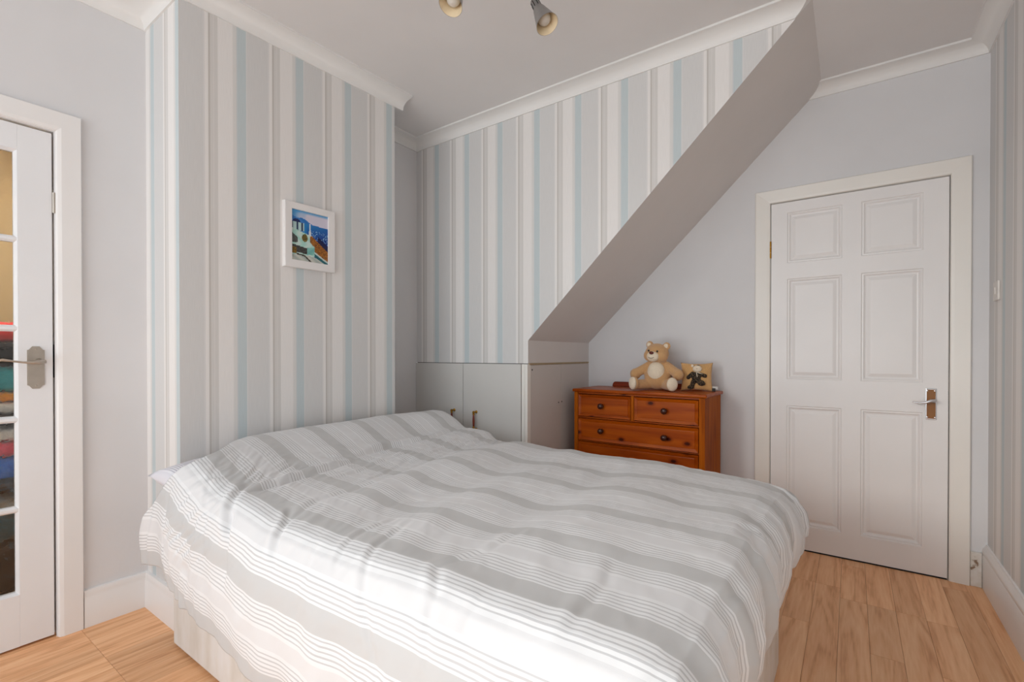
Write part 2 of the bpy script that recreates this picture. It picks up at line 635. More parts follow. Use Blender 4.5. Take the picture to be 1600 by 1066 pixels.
# wall behind the camera, with the window
WX0, WX1, WZ0, WZ1 = -2.46, 0.45, 0.12, 2.50
wall('wall_front', (XR, YF), (XL, YF), [(0, XR - WX1, 0, ZW), (XR - WX1, XR - WX0, 0, WZ0), (XR - WX1, XR - WX0, WZ1, ZW), (XR - WX0, XR - XL, 0, ZW)], M_WALL)
# slope under the stairs
bm = bmesh.new()
bm.faces.new([bm.verts.new(p) for p in ((XREC, YS, ZSL), (XT, YS, ZC), (XT, YB, ZC), (XREC, YB, ZSL))])
obj('ceiling_slope', bm, M_SLOPE, kind='structure')
# ceiling
bm = bmesh.new()
box(bm, XL - 0.05, XR + 0.05, YF - 0.05, YB + 0.05, ZC, ZC + 0.06)
obj('ceiling', bm, M_CEIL, kind='structure')

# window behind the camera: frame, mullion and sill
win = thing('window_1', (0, YF, 0), None, None, kind='structure')
f = bmesh.new()
for a in ((WX0, WX0 + 0.06, WZ0, WZ1), (WX1 - 0.06, WX1, WZ0, WZ1), ((WX0 + WX1) / 2 - 0.02, (WX0 + WX1) / 2 + 0.02, WZ0, WZ1)):
    box(f, a[0], a[1], YF - 0.06, YF - 0.01, a[2], a[3], 0.006)
for z in (WZ0, WZ1 - 0.06):
    box(f, WX0, WX1, YF - 0.06, YF - 0.01, z, z + 0.06, 0.006)
obj('window_frame', f, M_TRIM, win)
obj('window_sill', B(WX0 - 0.03, WX1 + 0.03, YF - 0.06, YF + 0.12, WZ0 - 0.035, WZ0, 0.006), M_TRIM, win)

# ------------------------------------------------------------------ floor: slab and laminate strips
fl = obj('floor', B(XL - 1.5, XR + 0.1, YF - 0.1, YB + 0.1, -0.06, -0.0042), M_DARK, kind='structure')
PW = 0.0995
k0 = int(math.floor((XL - 0.06) / PW)) - 1
col = 0
x = 0.06 + PW * 5
while x > XL:
    x0 = x - PW
    x1 = min(x, XR)
    if x0 < XR:
        bd = col // 3
        # three strips share a board, whose end joints run straight across
        off = [2.19, 1.35, 2.75, 1.02, 1.7][bd % 5]
        if col >= 22: off = 0.556
        ends = [YF]
        y = off - 1.29 * 4
        while y < YB:
            for dy in (0, 0.43 * ((col * 2) % 3) / 1.0 if col < 22 else 0):
                if YF + 0.08 < y + dy < YB - 0.05 and y + dy - ends[-1] > 0.2:
                    ends.append(y + dy)
            y += 1.29
        ends.append(YB)
        ends = sorted(set(ends))
        for y0, y1 in zip(ends, ends[1:]):
            b = bmesh.new()
            g = 0.00035
            box(b, x0 + g, x1 - g, y0 + g, y1 - g, -0.004, 0.0, 0.0005, 1)
            cx, cy = (x0 + x1) / 2, (y0 + y1) / 2
            bmesh.ops.translate(b, verts=b.verts, vec=(-cx, -cy, 0))
            o = obj('plank', b, M_PLANK, fl, world=False)
            o.location = (cx, cy, 0)
    x = x0
    col += 1

# ------------------------------------------------------------------ coving
def sweep(name, path, prof, m, closed_ends=True, smooth=40, parent=None, kind='structure'):
    """sweep prof (out, z) along an xy path with the room on the left of travel; mitred"""
    pts = [Vector((p[0], p[1])) for p in path]
    nrm = []
    for a, b in zip(pts, pts[1:]):
        d = (b - a).normalized()
        nrm.append(Vector((-d.y, d.x)))
    bm = bmesh.new()
    rings = []
    for i, p in enumerate(pts):
        if i == 0: n = nrm[0]
        elif i == len(pts) - 1: n = nrm[-1]
        else:
            n = nrm[i - 1] + nrm[i]
            n = n / max(0.2, n.dot(nrm[i]))
        rings.append([bm.verts.new((p.x + n.x * o_, p.y + n.y * o_, z)) for o_, z in prof])
    k = len(prof)
    for a, b in zip(rings, rings[1:]):
        for j in range(k):
            bm.faces.new((a[j], a[(j + 1) % k], b[(j + 1) % k], b[j]))
    bm.faces.new(rings[0])
    bm.faces.new(list(reversed(rings[-1])))
    bmesh.ops.recalc_face_normals(bm, faces=bm.faces)
    return obj(name, bm, m, parent, smooth=smooth, kind=kind)


def cove_prof(p, z0=ZCV, z1=ZC):
    pr = [(0.0, z0), (0.008, z0), (0.009, z0 + 0.006)]
    w_, h_ = p - 0.009 - 0.004, z1 - 0.010 - (z0 + 0.006)
    for i in range(1, 9):
        a = i / 8 * PI / 2
        pr.append((0.009 + w_ * (1 - math.cos(a)), z0 + 0.006 + h_ * math.sin(a)))
    pr += [(p, z1 - 0.010), (p, z1 + 0.001), (0.0, z1 + 0.001)]
    return pr


# travel so that the room lies on the left: right wall down... here each run is listed anticlockwise seen from above
cp = cove_prof(0.078)
t1 = sweep('trim_1', [(XR, YF), (XR, YB), (-0.4, YB)], cp, M_COVE)
# cut the recess run back to the slope with its own slanted end
t2 = sweep('trim_2', [(XT + 0.05, YS), (XA, YS), (XA, YC1 + 0.002)], cp, M_COVE)


def cut(o, co, no):
    """saw a run off along the plane of the stair slope and cap it"""
    bm_ = bmesh.new()
    bm_.from_mesh(o.data)
    r_ = bmesh.ops.bisect_plane(bm_, geom=bm_.verts[:] + bm_.edges[:] + bm_.faces[:], plane_co=co, plane_no=no, clear_outer=True)
    ed = [e_ for e_ in r_['geom_cut'] if isinstance(e_, bmesh.types.BMEdge)]
    bmesh.ops.holes_fill(bm_, edges=ed)
    bm_.to_mesh(o.data)
    bm_.free()
    o.data.polygons.foreach_set('use_smooth', [True] * len(o.data.polygons))
    o.data.set_sharp_from_angle(angle=R(35))


cut(t1, (XT, YB, ZC), (-1, 0, (ZC - ZSL) and (XT - XREC) / (ZC - ZSL)))
cut(t2, (XT, YS, ZC), (1, 0, -(XT - XREC) / (ZC - ZSL)))
chn = cove_prof(0.092)
sweep('trim_3', [(XC1 + 0.002, YC1 + 0.056), (XC1, YC1), (XC0, YC0), (XL, YC0), (XL, YF)], chn, M_COVE)

# ------------------------------------------------------------------ skirting boards
sk = [(0, 0), (0.018, 0), (0.018, 0.118), (0.014, 0.128), (0.016, 0.136), (0.011, 0.150), (0, 0.152)]
skl = sk
skr = [(0, 0), (0.02, 0), (0.02, 0.155), (0.017, 0.160), (0.021, 0.168), (0.018, 0.186), (0.010, 0.196), (0.008, 0.206), (0, 0.207)]
sweep('baseboard_left', [(XL + 0.36, YC0), (XL, YC0), (XL, 0.567)], skl, M_TRIM)
sweep('baseboard_right', [(XR, YF), (XR, YB)], skr, M_TRIM)
M_WORN = None
def worn():
    m, nt, p = mat('worn_white_gloss')
    tc = nt.nodes.new('ShaderNodeTexCoord')
    n = N(nt, 'ShaderNodeTexNoise')
    n.inputs['Scale'].default_value = 30
    n.inputs['Detail'].default_value = 6
    L(nt, tc.outputs['Object'], n.inputs['Vector'])
    r = ramp(nt, n.outputs['Fac'], [(0.34, (0.25, 0.16, 0.1)), (0.40, (0.66, 0.62, 0.56)), (0.7, (0.75, 0.73, 0.70))])
    L(nt, r.outputs[0], p.inputs['Base Color'])
    p.inputs['Roughness'].default_value = 0.5
    return m
obj('baseboard_back', B(0.469, XR - 0.021, YB - 0.016, YB, 0, 0.165, 0.003), worn(), kind='structure')

# ------------------------------------------------------------------ panelled door at the back (door_2)
d2 = thing('door_2', ((DBX0 + DBX1) / 2, YB, 0), None, None, kind='structure')
dx0, dx1, dz0, dz1 = -0.3845, 0.3865, 0.008, 1.985
yf = YB - 0.002       # front face
xs = [(-0.304, -0.044), (0.040, 0.292)]
zs = [(0.141, 0.819), (0.969, 1.546), (1.636, 1.926)]
lf = bmesh.new()
for a, b in ((dx0, xs[0][0]), (xs[0][1], xs[1][0]), (xs[1][1], dx1)):
    box(lf, a, b, yf, yf + 0.035, dz0, dz1)
for a, b in ((dz0, zs[0][0]), (zs[0][1], zs[1][0]), (zs[1][1], zs[2][0]), (zs[2][1], dz1)):
    for c in xs:
        box(lf, c[0], c[1], yf, yf + 0.035, a, b)
obj('door_leaf', lf, M_DOORW, d2)


def field_panel(x0, x1, z0, z1):
    """moulded raised panel seen from -y"""
    bm = bmesh.new()
    prof = [(0, 0.0), (0.004, 0.005), (0.010, 0.004), (0.018, 0.011), (0.024, 0.012), (0.040, 0.0055), (0.043, 0.005)]
    rings = []
    for ins, dep in prof:
        rings.append([bm.verts.new(p) for p in ((x0 + ins, yf + dep, z0 + ins), (x1 - ins, yf + dep, z0 + ins), (x1 - ins, yf + dep, z1 - ins), (x0 + ins, yf + dep, z1 - ins))])
    for a, b in zip(rings, rings[1:]):
        for i in range(4):
            bm.faces.new((a[i], a[(i + 1) % 4], b[(i + 1) % 4], b[i]))
    bm.faces.new(rings[-1])
    return bm


for c in xs:
    for z in zs:
        obj('door_panel', field_panel(c[0], c[1], z[0], z[1]), M_DOORW, d2)
# handle: chrome edged inlaid plate and a wavy lever
pl = obj('handle_plate', B(0.303, 0.344, yf - 0.005, yf, 0.786, 0.942, 0.002), M_CHROME, d2)
obj('plate_inlay', B(0.3065, 0.3405, yf - 0.0062, yf - 0.004, 0.7915, 0.9365, 0.0008), M_INLAY, pl)
bm = bmesh.new()
for sx, sz in ((0.309, 0.930), (0.338, 0.930), (0.309, 0.798), (0.338, 0.798)):
    lathe(bm, [(0.0036, 0), (0.0034, 0.0012), (0.001, 0.002)], axis_mat((sx, yf - 0.0055, sz), (0, -1, 0)), 10)
obj('plate_screws', bm, M_CHROME, pl, smooth=30)
bm = bmesh.new()
lathe(bm, [(0.011, 0), (0.011, 0.012), (0.008, 0.02), (0.008, 0.042), (0.004, 0.046)], axis_mat((0.331, yf - 0.005, 0.882), (0, -1, 0)), 16)
tube(bm, [(0.336, yf - 0.045, 0.884), (0.318, yf - 0.047, 0.883), (0.297, yf - 0.047, 0.873), (0.272, yf - 0.046, 0.869), (0.247, yf - 0.045, 0.875)],
     [0.008, 0.008, 0.0055, 0.0045, 0.003], 10)
obj('lever', bm, M_CHROME, d2, smooth=50)
# hinge on the left edge
bm = bmesh.new()
box(bm, -0.400, -0.386, yf - 0.003, yf + 0.004, 1.672, 1.772, 0.001)
for k in range(3):
    lathe(bm, [(0.0055, 0), (0.0055, 0.031)], Matrix.Translation((-0.389, yf - 0.004, 1.673 + 0.033 * k)), 10)
obj('hinge', bm, M_BRASS, d2, smooth=40)
# latch keep in the frame
obj('latch_plate', B(0.3866, 0.3900, yf + 0.003, yf + 0.03, 0.83, 0.93), M_DARK, d2)


def architrave(name, outer, inner, zt_o, zt_i, place, m, prof, zbot=0.0):
    """three mitred boards round an opening; place(u, z, d) -> xyz, d is how far it stands out of the wall"""
    bm = bmesh.new()
    (o0, o1), (i0, i1) = outer, inner
    path_o = [(o0, zbot), (o0, zt_o), (o1, zt_o), (o1, zbot)]
    path_i = [(i0, zbot), (i0, zt_i), (i1, zt_i), (i1, zbot)]
    rings = []
    for (a, za), (b, zb) in zip(path_o, path_i):
        rings.append([bm.verts.new(place(a + (b - a) * f_, za + (zb - za) * f_, d_)) for f_, d_ in prof])
    k = len(prof)
    for a, b in zip(rings, rings[1:]):
        for j in range(k):
            bm.faces.new((a[j], a[(j + 1) % k], b[(j + 1) % k], b[j]))
    bm.faces.new(rings[0])
    bm.faces.new(list(reversed(rings[-1])))
    bmesh.ops.recalc_face_normals(bm, faces=bm.faces)
    return obj(name, bm, m, kind='structure')


aprof = [(0, 0), (0, 0.012), (0.06, 0.019), (0.8, 0.014), (0.95, 0.012), (1.0, 0.006), (1.0, -0.03), (0.5, -0.03)]
architrave('trim_4', (-0.469, 0.4685), (-0.3885, 0.3915), 2.066, 1.990, lambda u, z, d: (u, YB - d, z), M_TRIMW, aprof)
# door stop / frame behind the leaf closes the opening
bm = bmesh.new()
box(bm, DBX0 - 0.03, DBX0 + 0.0015, YB + 0.0, YB + 0.1, 0, DBZ + 0.03)
box(bm, DBX1 - 0.0015, DBX1 + 0.03, YB + 0.0, YB + 0.1, 0, DBZ + 0.03)
box(bm, DBX0, DBX1, YB + 0.0, YB + 0.1, DBZ - 0.001, DBZ + 0.03)
obj('trim_5', bm, M_TRIMW, kind='structure')
obj('trim_6', B(DBX0 - 0.02, DBX1 + 0.02, YB + 0.055, YB + 0.06, 0, DBZ + 0.02), M_DARK, kind='structure')

# ------------------------------------------------------------------ glazed door on the left (door_1)
d1 = thing('door_1', (XL, 0.09, 0), None, None, kind='structure')
ey0, ey1, ez0, ez1 = -0.290, 0.4815, 0.010, 1.974
xf = XL - 0.004       # face of the leaf, looking +x
st_r = 0.386          # inner edge of the right-hand stile
cols = [(-0.194, -0.014), (0.004, 0.188), (0.206, 0.386)]
rows = [(0.205, 0.522), (0.534, 0.862), (0.872, 1.207), (1.213, 1.545), (1.55, 1.88)]
lf = bmesh.new()
box(lf, xf - 0.038, xf, ey0, -0.196, ez0, ez1, 0.0015)
box(lf, xf - 0.038, xf, st_r, ey1, ez0, ez1, 0.0015)
box(lf, xf - 0.038, xf, -0.196, st_r, ez0, 0.205)
box(lf, xf - 0.038, xf, -0.196, st_r, 1.880, ez1)
obj('door_leaf', lf, M_DOORG, d1)


def bar_v(bm, y, z0, z1, hw=0.010):
    pr = [(-hw, xf - 0.030), (-hw, xf - 0.012), (-hw * 0.4, xf - 0.002), (hw * 0.4, xf - 0.002), (hw, xf - 0.012), (hw, xf - 0.030)]
    poly_prism(bm, pr, lambda u, v, d: (v, y + u, d), z0, z1)


def bar_h(bm, z, y0, y1, hw=0.010):
    pr = [(-hw, xf - 0.030), (-hw, xf - 0.012), (-hw * 0.4, xf - 0.002), (hw * 0.4, xf - 0.002), (hw, xf - 0.012), (hw, xf - 0.030)]
    poly_prism(bm, pr, lambda u, v, d: (v, d, z + u), y0, y1)


zb = [0.526, 0.866, 1.2095, 1.545]
yb = [-0.005, 0.197]
for y in yb:
    b = bmesh.new(); bar_v(b, y, 0.204, 1.881); obj('glazing_bar', b, M_DOORG, d1)
for z in zb:
    b = bmesh.new(); bar_h(b, z, -0.197, st_r + 0.001, 0.012); obj('glazing_bar', b, M_DOORG, d1)
# sloping beads round the light opening
b = bmesh.new()
for y, s in ((-0.196, 1), (st_r, -1)):
    poly_prism(b, [(0, xf), (0.009 * s, xf - 0.014), (0.009 * s, xf - 0.03), (0, xf - 0.03)], lambda u, v, d: (v, y + u, d), 0.205, 1.88)
for z, s in ((0.205, 1), (1.88, -1)):
    poly_prism(b, [(0, xf), (0.009 * s, xf - 0.014), (0.009 * s, xf - 0.03), (0, xf - 0.03)], lambda u, v, d: (v, d, z + u), -0.196, st_r)
obj('glazing_bead', b, M_DOORG, d1)
ys_ = [-0.196] + yb + [st_r]
zs_ = [0.205] + zb + [1.88]
for i in range(3):
    for j in range(5):
        obj('pane', B(xf - 0.024, xf - 0.020, ys_[i] + 0.002, ys_[i + 1] - 0.002, zs_[j] + 0.002, zs_[j + 1] - 0.002), M_GLASS, d1)
# handle plate with clipped corners
def clip_rect(y0, y1, z0, z1, c):
    return [(y0, z0 + c), (y0 + c * 0.35, z0 + c * 0.9), (y0 + c, z0), (y1 - c, z0), (y1 - c * 0.35, z0 + c * 0.9), (y1, z0 + c), (y1, z1 - c), (y1 - c * 0.35, z1 - c * 0.9), (y1 - c, z1), (y0 + c, z1), (y0 + c * 0.35, z1 - c * 0.9), (y0, z1 - c)]
b = bmesh.new()
poly_prism(b, clip_rect(0.409, 0.457, 0.980, 1.142, 0.014), lambda u, v, d: (d, u, v), xf, xf + 0.004)
poly_prism(b, clip_rect(0.4125, 0.4535, 0.9845, 1.1375, 0.012), lambda u, v, d: (d, u, v), xf + 0.004, xf + 0.0062)
poly_prism(b, clip_rect(0.4165, 0.4495, 0.990, 1.132, 0.010), lambda u, v, d: (d, u, v), xf + 0.006, xf + 0.0072)
pl = obj('handle_plate', b, M_NICKEL, d1)
b = bmesh.new()
for z in (0.991, 1.131):
    lathe(b, [(0.004, 0), (0.0038, 0.0016), (0.001, 0.0024)], axis_mat((xf + 0.0068, 0.433, z), (1, 0, 0)), 12)
obj('plate_screws', b, M_NICKEL, pl, smooth=30)
b = bmesh.new()
lathe(b, [(0.012, 0), (0.012, 0.01), (0.009, 0.016), (0.009, 0.044), (0.006, 0.05)], axis_mat((xf + 0.006, 0.440, 1.084), (1, 0, 0)), 18)
tube(b, [(xf + 0.050, 0.452, 1.084), (xf + 0.052, 0.436, 1.082), (xf + 0.053, 0.415, 1.080), (xf + 0.053, 0.390, 1.082), (xf + 0.052, 0.360, 1.087), (xf + 0.050, 0.338, 1.091), (xf + 0.048, 0.322, 1.086)],
     [0.009, 0.0105, 0.0075, 0.005, 0.0055, 0.0075, 0.004], 12, (1.0, 0.75))
obj('lever', b, M_NICKEL, d1, smooth=50)
b = bmesh.new()
box(b, xf - 0.002, xf + 0.004, 0.4815, 0.494, 1.664, 1.744, 0.001)
lathe(b, [(0.0055, 0), (0.0055, 0.08)], Matrix.Translation((xf + 0.004, 0.4865, 1.664)), 10)
obj('hinge', b, M_NICKEL, d1, smooth=40)
obj('latch_plate', B(xf - 0.03, xf + 0.0005, 0.4845, 0.4915, 1.02, 1.15), M_BLACK, d1)

architrave('trim_7', (-0.378, 0.5665), (-0.298, 0.490), 2.062, 1.984, lambda u, z, d: (XL + d, u, z), M_TRIM,
           [(0, 0), (0, 0.012), (0.05, 0.020), (0.8, 0.020), (0.95, 0.016), (1.0, 0.008), (1.0, -0.03), (0.5, -0.03)])
bm = bmesh.new()
box(bm, XL - 0.11, XL - 0.001, DLY0 - 0.03, DLY0 + 0.001, 0, DLZ + 0.03)
box(bm, XL - 0.11, XL - 0.001, DLY1 + 0.006, DLY1 + 0.03, 0, DLZ + 0.03)
box(bm, XL - 0.11, XL - 0.001, DLY0, DLY1 + 0.006, DLZ, DLZ + 0.03)
box(bm, XL - 0.06, XL - 0.046, DLY1 - 0.01, DLY1 + 0.01, 0, DLZ)
obj('trim_8', bm, M_TRIM, kind='structure')

# hall behind the glazed door
HX = -3.55
bm = bmesh.new()
for q in (((HX, -0.9, 0), (HX, 1.3, 0), (HX, 1.3, 2.45), (HX, -0.9, 2.45)),
          ((HX, 1.3, 0), (XL - 0.11, 1.3, 0), (XL - 0.11, 1.3, 2.45), (HX, 1.3, 2.45)),
          ((XL - 0.11, -0.9, 0), (HX, -0.9, 0), (HX, -0.9, 2.45), (XL - 0.11, -0.9, 2.45)),
          ((HX, -0.9, 2.45), (HX, 1.3, 2.45), (XL - 0.02, 1.3, 2.45), (XL - 0.02, -0.9, 2.45))):
    bm.faces.new([bm.verts.new(p) for p in q])
obj('wall_hall', bm, M_HALL, kind='structure')

# ------------------------------------------------------------------ built-in cupboard under the stairs
cb = thing('under_stair_cupboard', (-2.03, YS, 0), 'built-in grey-white cupboard under the stairs with two low doors behind the bed', 'cupboard')
b = bmesh.new()
box(b, XA + 0.002, XREC - 0.002, YS + 0.002, YS + 0.03, 0, CUPZ + 0.03)
box(b, XREC - 0.05, XREC - 0.003, YS + 0.002, YB, 0, CUPZ + 0.03)      # carcass front behind the doors
obj('cabinet_body', b, M_DARK, cb)
for x0_, x1_ in ((XA + 0.006, -2.058), (-2.054, -1.602)):
    dd = obj('cabinet_door', B(x0_, x1_, YS - 0.016, YS + 0.001, 0.06, CUPZ - 0.0075, 0.0015), M_CUP, cb)
    hx = -2.131 if x0_ < -2.3 else -1.944
    yy = YS - 0.016
    for z, s_ in ((0.747, -1), (0.637, 1)):
        h_ = bmesh.new()
        lathe(h_, [(0.010, 0), (0.0095, 0.003), (0.005, 0.006), (0.0045, 0.018), (0.008, 0.022), (0.0085, 0.028), (0.006, 0.033)], axis_mat((hx, yy, z), (0, -1, 0)), 14)
        lathe(h_, [(0.006, -0.008), (0.0085, -0.005), (0.006, 0.0), (0.0085, 0.005), (0.005, 0.012), (0.004, 0.014)], Matrix.Translation((hx, yy - 0.027, z + 0.010 * s_)), 14)
        obj('handle_mount', h_, M_BRASS, dd, smooth=40)
    h_ = bmesh.new()
    lathe(h_, [(0.005, 0.650), (0.0065, 0.665), (0.008, 0.692), (0.0065, 0.72), (0.005, 0.734)], Matrix.Translation((hx, yy - 0.027, 0)), 14)
    obj('grip', h_, M_REDWOOD, dd, smooth=60)
obj('frame_post', B(-1.598, -1.577, YS - 0.012, YS + 0.02, 0, CUPZ - 0.0075, 0.0015), M_TRIMW, cb)
obj('frame_post', B(-1.573, XREC + 0.006, YS - 0.016, YS + 0.02, 0, CUPZ - 0.0075, 0.0015), M_TRIMW, cb)
obj('side_panel', B(XREC - 0.02, XREC + 0.004, YS + 0.021, 2.744, 0, CUPZ - 0.014, 0.001), M_CUPSIDE, cb)
obj('side_panel', B(XREC - 0.02, XREC + 0.0035, 2.747, YB - 0.006, 0, CUPZ - 0.014, 0.001), M_CUPSIDE, cb)
obj('batten', B(XREC - 0.02, XREC + 0.007, YS + 0.005, YB - 0.012, CUPZ - 0.013, CUPZ - 0.002, 0.001), M_BATTEN, cb)
for y, z in ((2.71, 0.80), (2.752, 0.802), (2.395, 1.02)):
    b = bmesh.new()
    lathe(b, [(0.005, 0), (0.005, 0.002)], axis_mat((XREC + 0.0035, y, z), (1, 0, 0)), 10)
    obj('screw', b, M_DARK, cb)

# light switch by the right wall's corner
sw = thing('light_switch', (XR, 2.985, 1.34), 'pale light switch plate on the striped wall beside the panelled door', 'switch')
obj('switch_plate', B(XR - 0.009, XR - 0.0005, 2.945, 3.030, 1.352, 1.438, 0.003), M_WHITEP, sw)
obj('rocker', B(XR - 0.013, XR - 0.008, 2.979, 2.996, 1.38, 1.41, 0.0015), M_WHITEP, sw)

# ------------------------------------------------------------------ picture
def ch_pt(y, out, z):
    """point on the chimney breast's face at y, standing out by 'out'"""
    t = (y - YC0) / (YC1 - YC0)
    n = Vector((YC1 - YC0, -(XC1 - XC0), 0)).normalized()
    p = Vector((XC0 + (XC1 - XC0) * t, y, z))
    return p + n * out


py0, py1, pz0, pz1 = 1.203, 1.462, 1.526, 1.835
pc = thing('framed_picture', ch_pt((py0 + py1) / 2, 0, pz0), 'small white-framed seaside painting hanging on the striped chimney breast', 'picture')
b = bmesh.new()
iy0, iy1, iz0, iz1 = 1.238, 1.427, 1.562, 1.803
rings = []
for ins_o, ins_f, out in ((0, 0, 0.0), (0, 0, 0.021), (0.003, 0, 0.023), (0, 1, 0.022), (0.0, 1, 0.012)):
    def q(yo, yi, zo, zi, sy, sz):
        return ch_pt((yo + sy * ins_o) * (1 - ins_f) + yi * ins_f, out, (zo + sz * ins_o) * (1 - ins_f) + zi * ins_f)
    rings.append([b.verts.new(q(py0, iy0, pz0, iz0, 1, 1)), b.verts.new(q(py1, iy1, pz0, iz0, -1, 1)), b.verts.new(q(py1, iy1, pz1, iz1, -1, -1)), b.verts.new(q(py0, iy0, pz1, iz1, 1, -1))])
for r0, r1 in zip(rings, rings[1:]):
    for i in range(4):
        b.faces.new((r0[i], r0[(i + 1) % 4], r1[(i + 1) % 4], r1[i]))
bmesh.ops.recalc_face_normals(b, faces=b.faces)
obj('frame', b, M_FRAME, pc)


def art_color(u, v):
    """the print: u right, v down, both 0..1 (sea, headland, white terraces)"""
    def seg(a, b_, x_): return max(0.0, min(1.0, (x_ - a) / (b_ - a)))
    def inside(poly):
        c = False
        n = len(poly)
        for i in range(n):
            (x0, y0), (x1, y1) = poly[i], poly[(i + 1) % n]
            if (y0 > v) != (y1 > v) and u < (x1 - x0) * (v - y0) / (y1 - y0) + x0: c = not c
        return c
    def mixc(a, b_, t): return tuple(p + (q_ - p) * t for p, q_ in zip(a, b_))
    h1 = math.sin(u * 23 + 3 * math.sin(v * 17)) * 0.5 + 0.5
    h2 = (math.sin(u * 91.7 + v * 57.3) * 43758.5453) % 1.0
    # sky: blue left, pale pink cloud band
    c = mixc((58, 140, 200), (205, 200, 215), seg(0.05, 0.5, u + 0.6 * v + 0.1 * h1))
    if v < 0.06: c = mixc((70, 150, 205), c, v / 0.06)
    # distant hills
    hl = 0.10 + 0.20 * u + 0.02 * math.sin(u * 14)
    if v > hl and u < 0.75: c = mixc((60, 120, 190), (40, 110, 180), h1)
    # sea
    if v > 0.235 + 0.02 * u:
        c = mixc((35, 130, 195), (12, 40, 120), seg(0.28, 0.75, v + 0.18 * u))
        if h2 > 0.86 and 0.35 < v < 0.62 and u > 0.5: c = (150, 205, 230)
        if u < 0.4: c = (30, 120, 185)
    # orange headland falling right
    d_ = v - (0.42 + 0.62 * (u - 0.48))
    if u > 0.49 and 0.0 < d_ < 0.36 - 0.25 * (u - .5): c = mixc((190, 120, 35), (95, 55, 25), h2)
    if u > 0.72 and d_ > -0.12 and d_ < 0.0: c = (18, 25, 70)
    # domed chapel
    if (u - 0.14) ** 2 / 0.011 + (v - 0.235) ** 2 / 0.0034 < 1 and v < 0.245: c = (25, 40, 90)
    if u < 0.34 and 0.24 < v < 0.40: c = (175, 205, 205) if (int(u * 22) % 3) else (45, 60, 90)
    # spire
    if abs(u - 0.50) < 0.012 + max(0, (v - 0.30)) * 0.16 and 0.22 < v < 0.47: c = (205, 215, 220)
    # terraces
    if inside([(0, 0.36), (0.5, 0.46), (0.5, 0.60), (0.62, 0.68), (0.62, 0.88), (0, 1.0)]): c = mixc((160, 205, 195), (195, 215, 208), h1)
    if inside([(0.0, 0.44), (0.17, 0.54), (0.17, 0.64), (0.0, 0.66)]): c = mixc((95, 100, 98), (60, 62, 60), h2)
    if inside([(0.02, 0.68), (0.42, 0.73), (0.42, 0.85), (0.02, 0.83)]): c = mixc((80, 80, 78), (50, 48, 45), h2)
    if inside([(0.42, 0.72), (0.62, 0.69), (0.62, 0.84), (0.42, 0.86)]): c = mixc((130, 190, 180), (110, 170, 165), h1)
    if (u - 0.36) ** 2 + (v - 0.53) ** 2 < 0.006: c = mixc((150, 120, 50), (60, 60, 30), h2)
    if u < 0.14 and 0.74 < v < 0.86: c = mixc((150, 110, 40), (70, 60, 25), h2)
    # paving and wall at the bottom
    if v > 0.86 + 0.10 * abs(u - 0.3) and u < 0.98: c = mixc((200, 200, 190), (170, 178, 172), h1)
    if inside([(0.14, 0.85), (0.36, 0.87), (0.56, 1.0), (0.50, 1.0), (0.34, 0.90), (0.14, 0.88)]): c = (70, 68, 60)
    if inside([(0.62, 0.80), (1.0, 0.97), (1.0, 1.0), (0.92, 1.0), (0.62, 0.88)]): c = (30, 95, 105)
    if u > 0.62 and abs(v - (0.79 + 0.45 * (u - 0.62))) < 0.018: c = (190, 205, 200)
    return srgb(*c)


nu, nv = 64, 80
vs = [tuple(ch_pt(iy0 + (iy1 - iy0) * i / nu, 0.0125, iz1 + (iz0 - iz1) * j / nv) - worg(pc)) for j in range(nv + 1) for i in range(nu + 1)]
fs = [(j * (nu + 1) + i, j * (nu + 1) + i + 1, (j + 1) * (nu + 1) + i + 1, (j + 1) * (nu + 1) + i) for j in range(nv) for i in range(nu)]
me = bpy.data.meshes.new('print')
me.from_pydata(vs, [], fs)
ca = me.color_attributes.new('paint', 'FLOAT_COLOR', 'CORNER')
cols_ = np.zeros((len(me.loops), 4), dtype=np.float32)
for k, pnt in enumerate(fs):
    i, j = k % nu, k // nu
    cols_[k * 4:(k + 1) * 4] = (*art_color((i + 0.5) / nu, (j + 0.5) / nv), 1)
ca.data.foreach_set('color', cols_.ravel())
m_art, nt, p = mat('painted_print')
at_ = nt.nodes.new('ShaderNodeAttribute')
at_.attribute_name = 'paint'
L(nt, at_.outputs['Color'], p.inputs['Base Color'])
p.inputs['Roughness'].default_value = 0.25
link('print', me, m_art, pc)

# ------------------------------------------------------------------ ceiling spotlight bar (two heads reach into the frame)
sp = thing('ceiling_spotlight', (-0.95, 1.28, ZC), 'silver-grey ceiling spotlight bar with cone shades, above the bed', 'lamp')
b = bmesh.new()
tube(b, [(-1.30, 1.17, ZC - 0.035), (-0.60, 1.39, ZC - 0.035)], 0.016, 12)
lathe(b, [(0.05, 0), (0.05, 0.02), (0.03, 0.03)], Matrix.Translation((-0.95, 1.28, ZC - 0.03)), 24)
obj('bar', b, M_LAMP, sp, smooth=50)


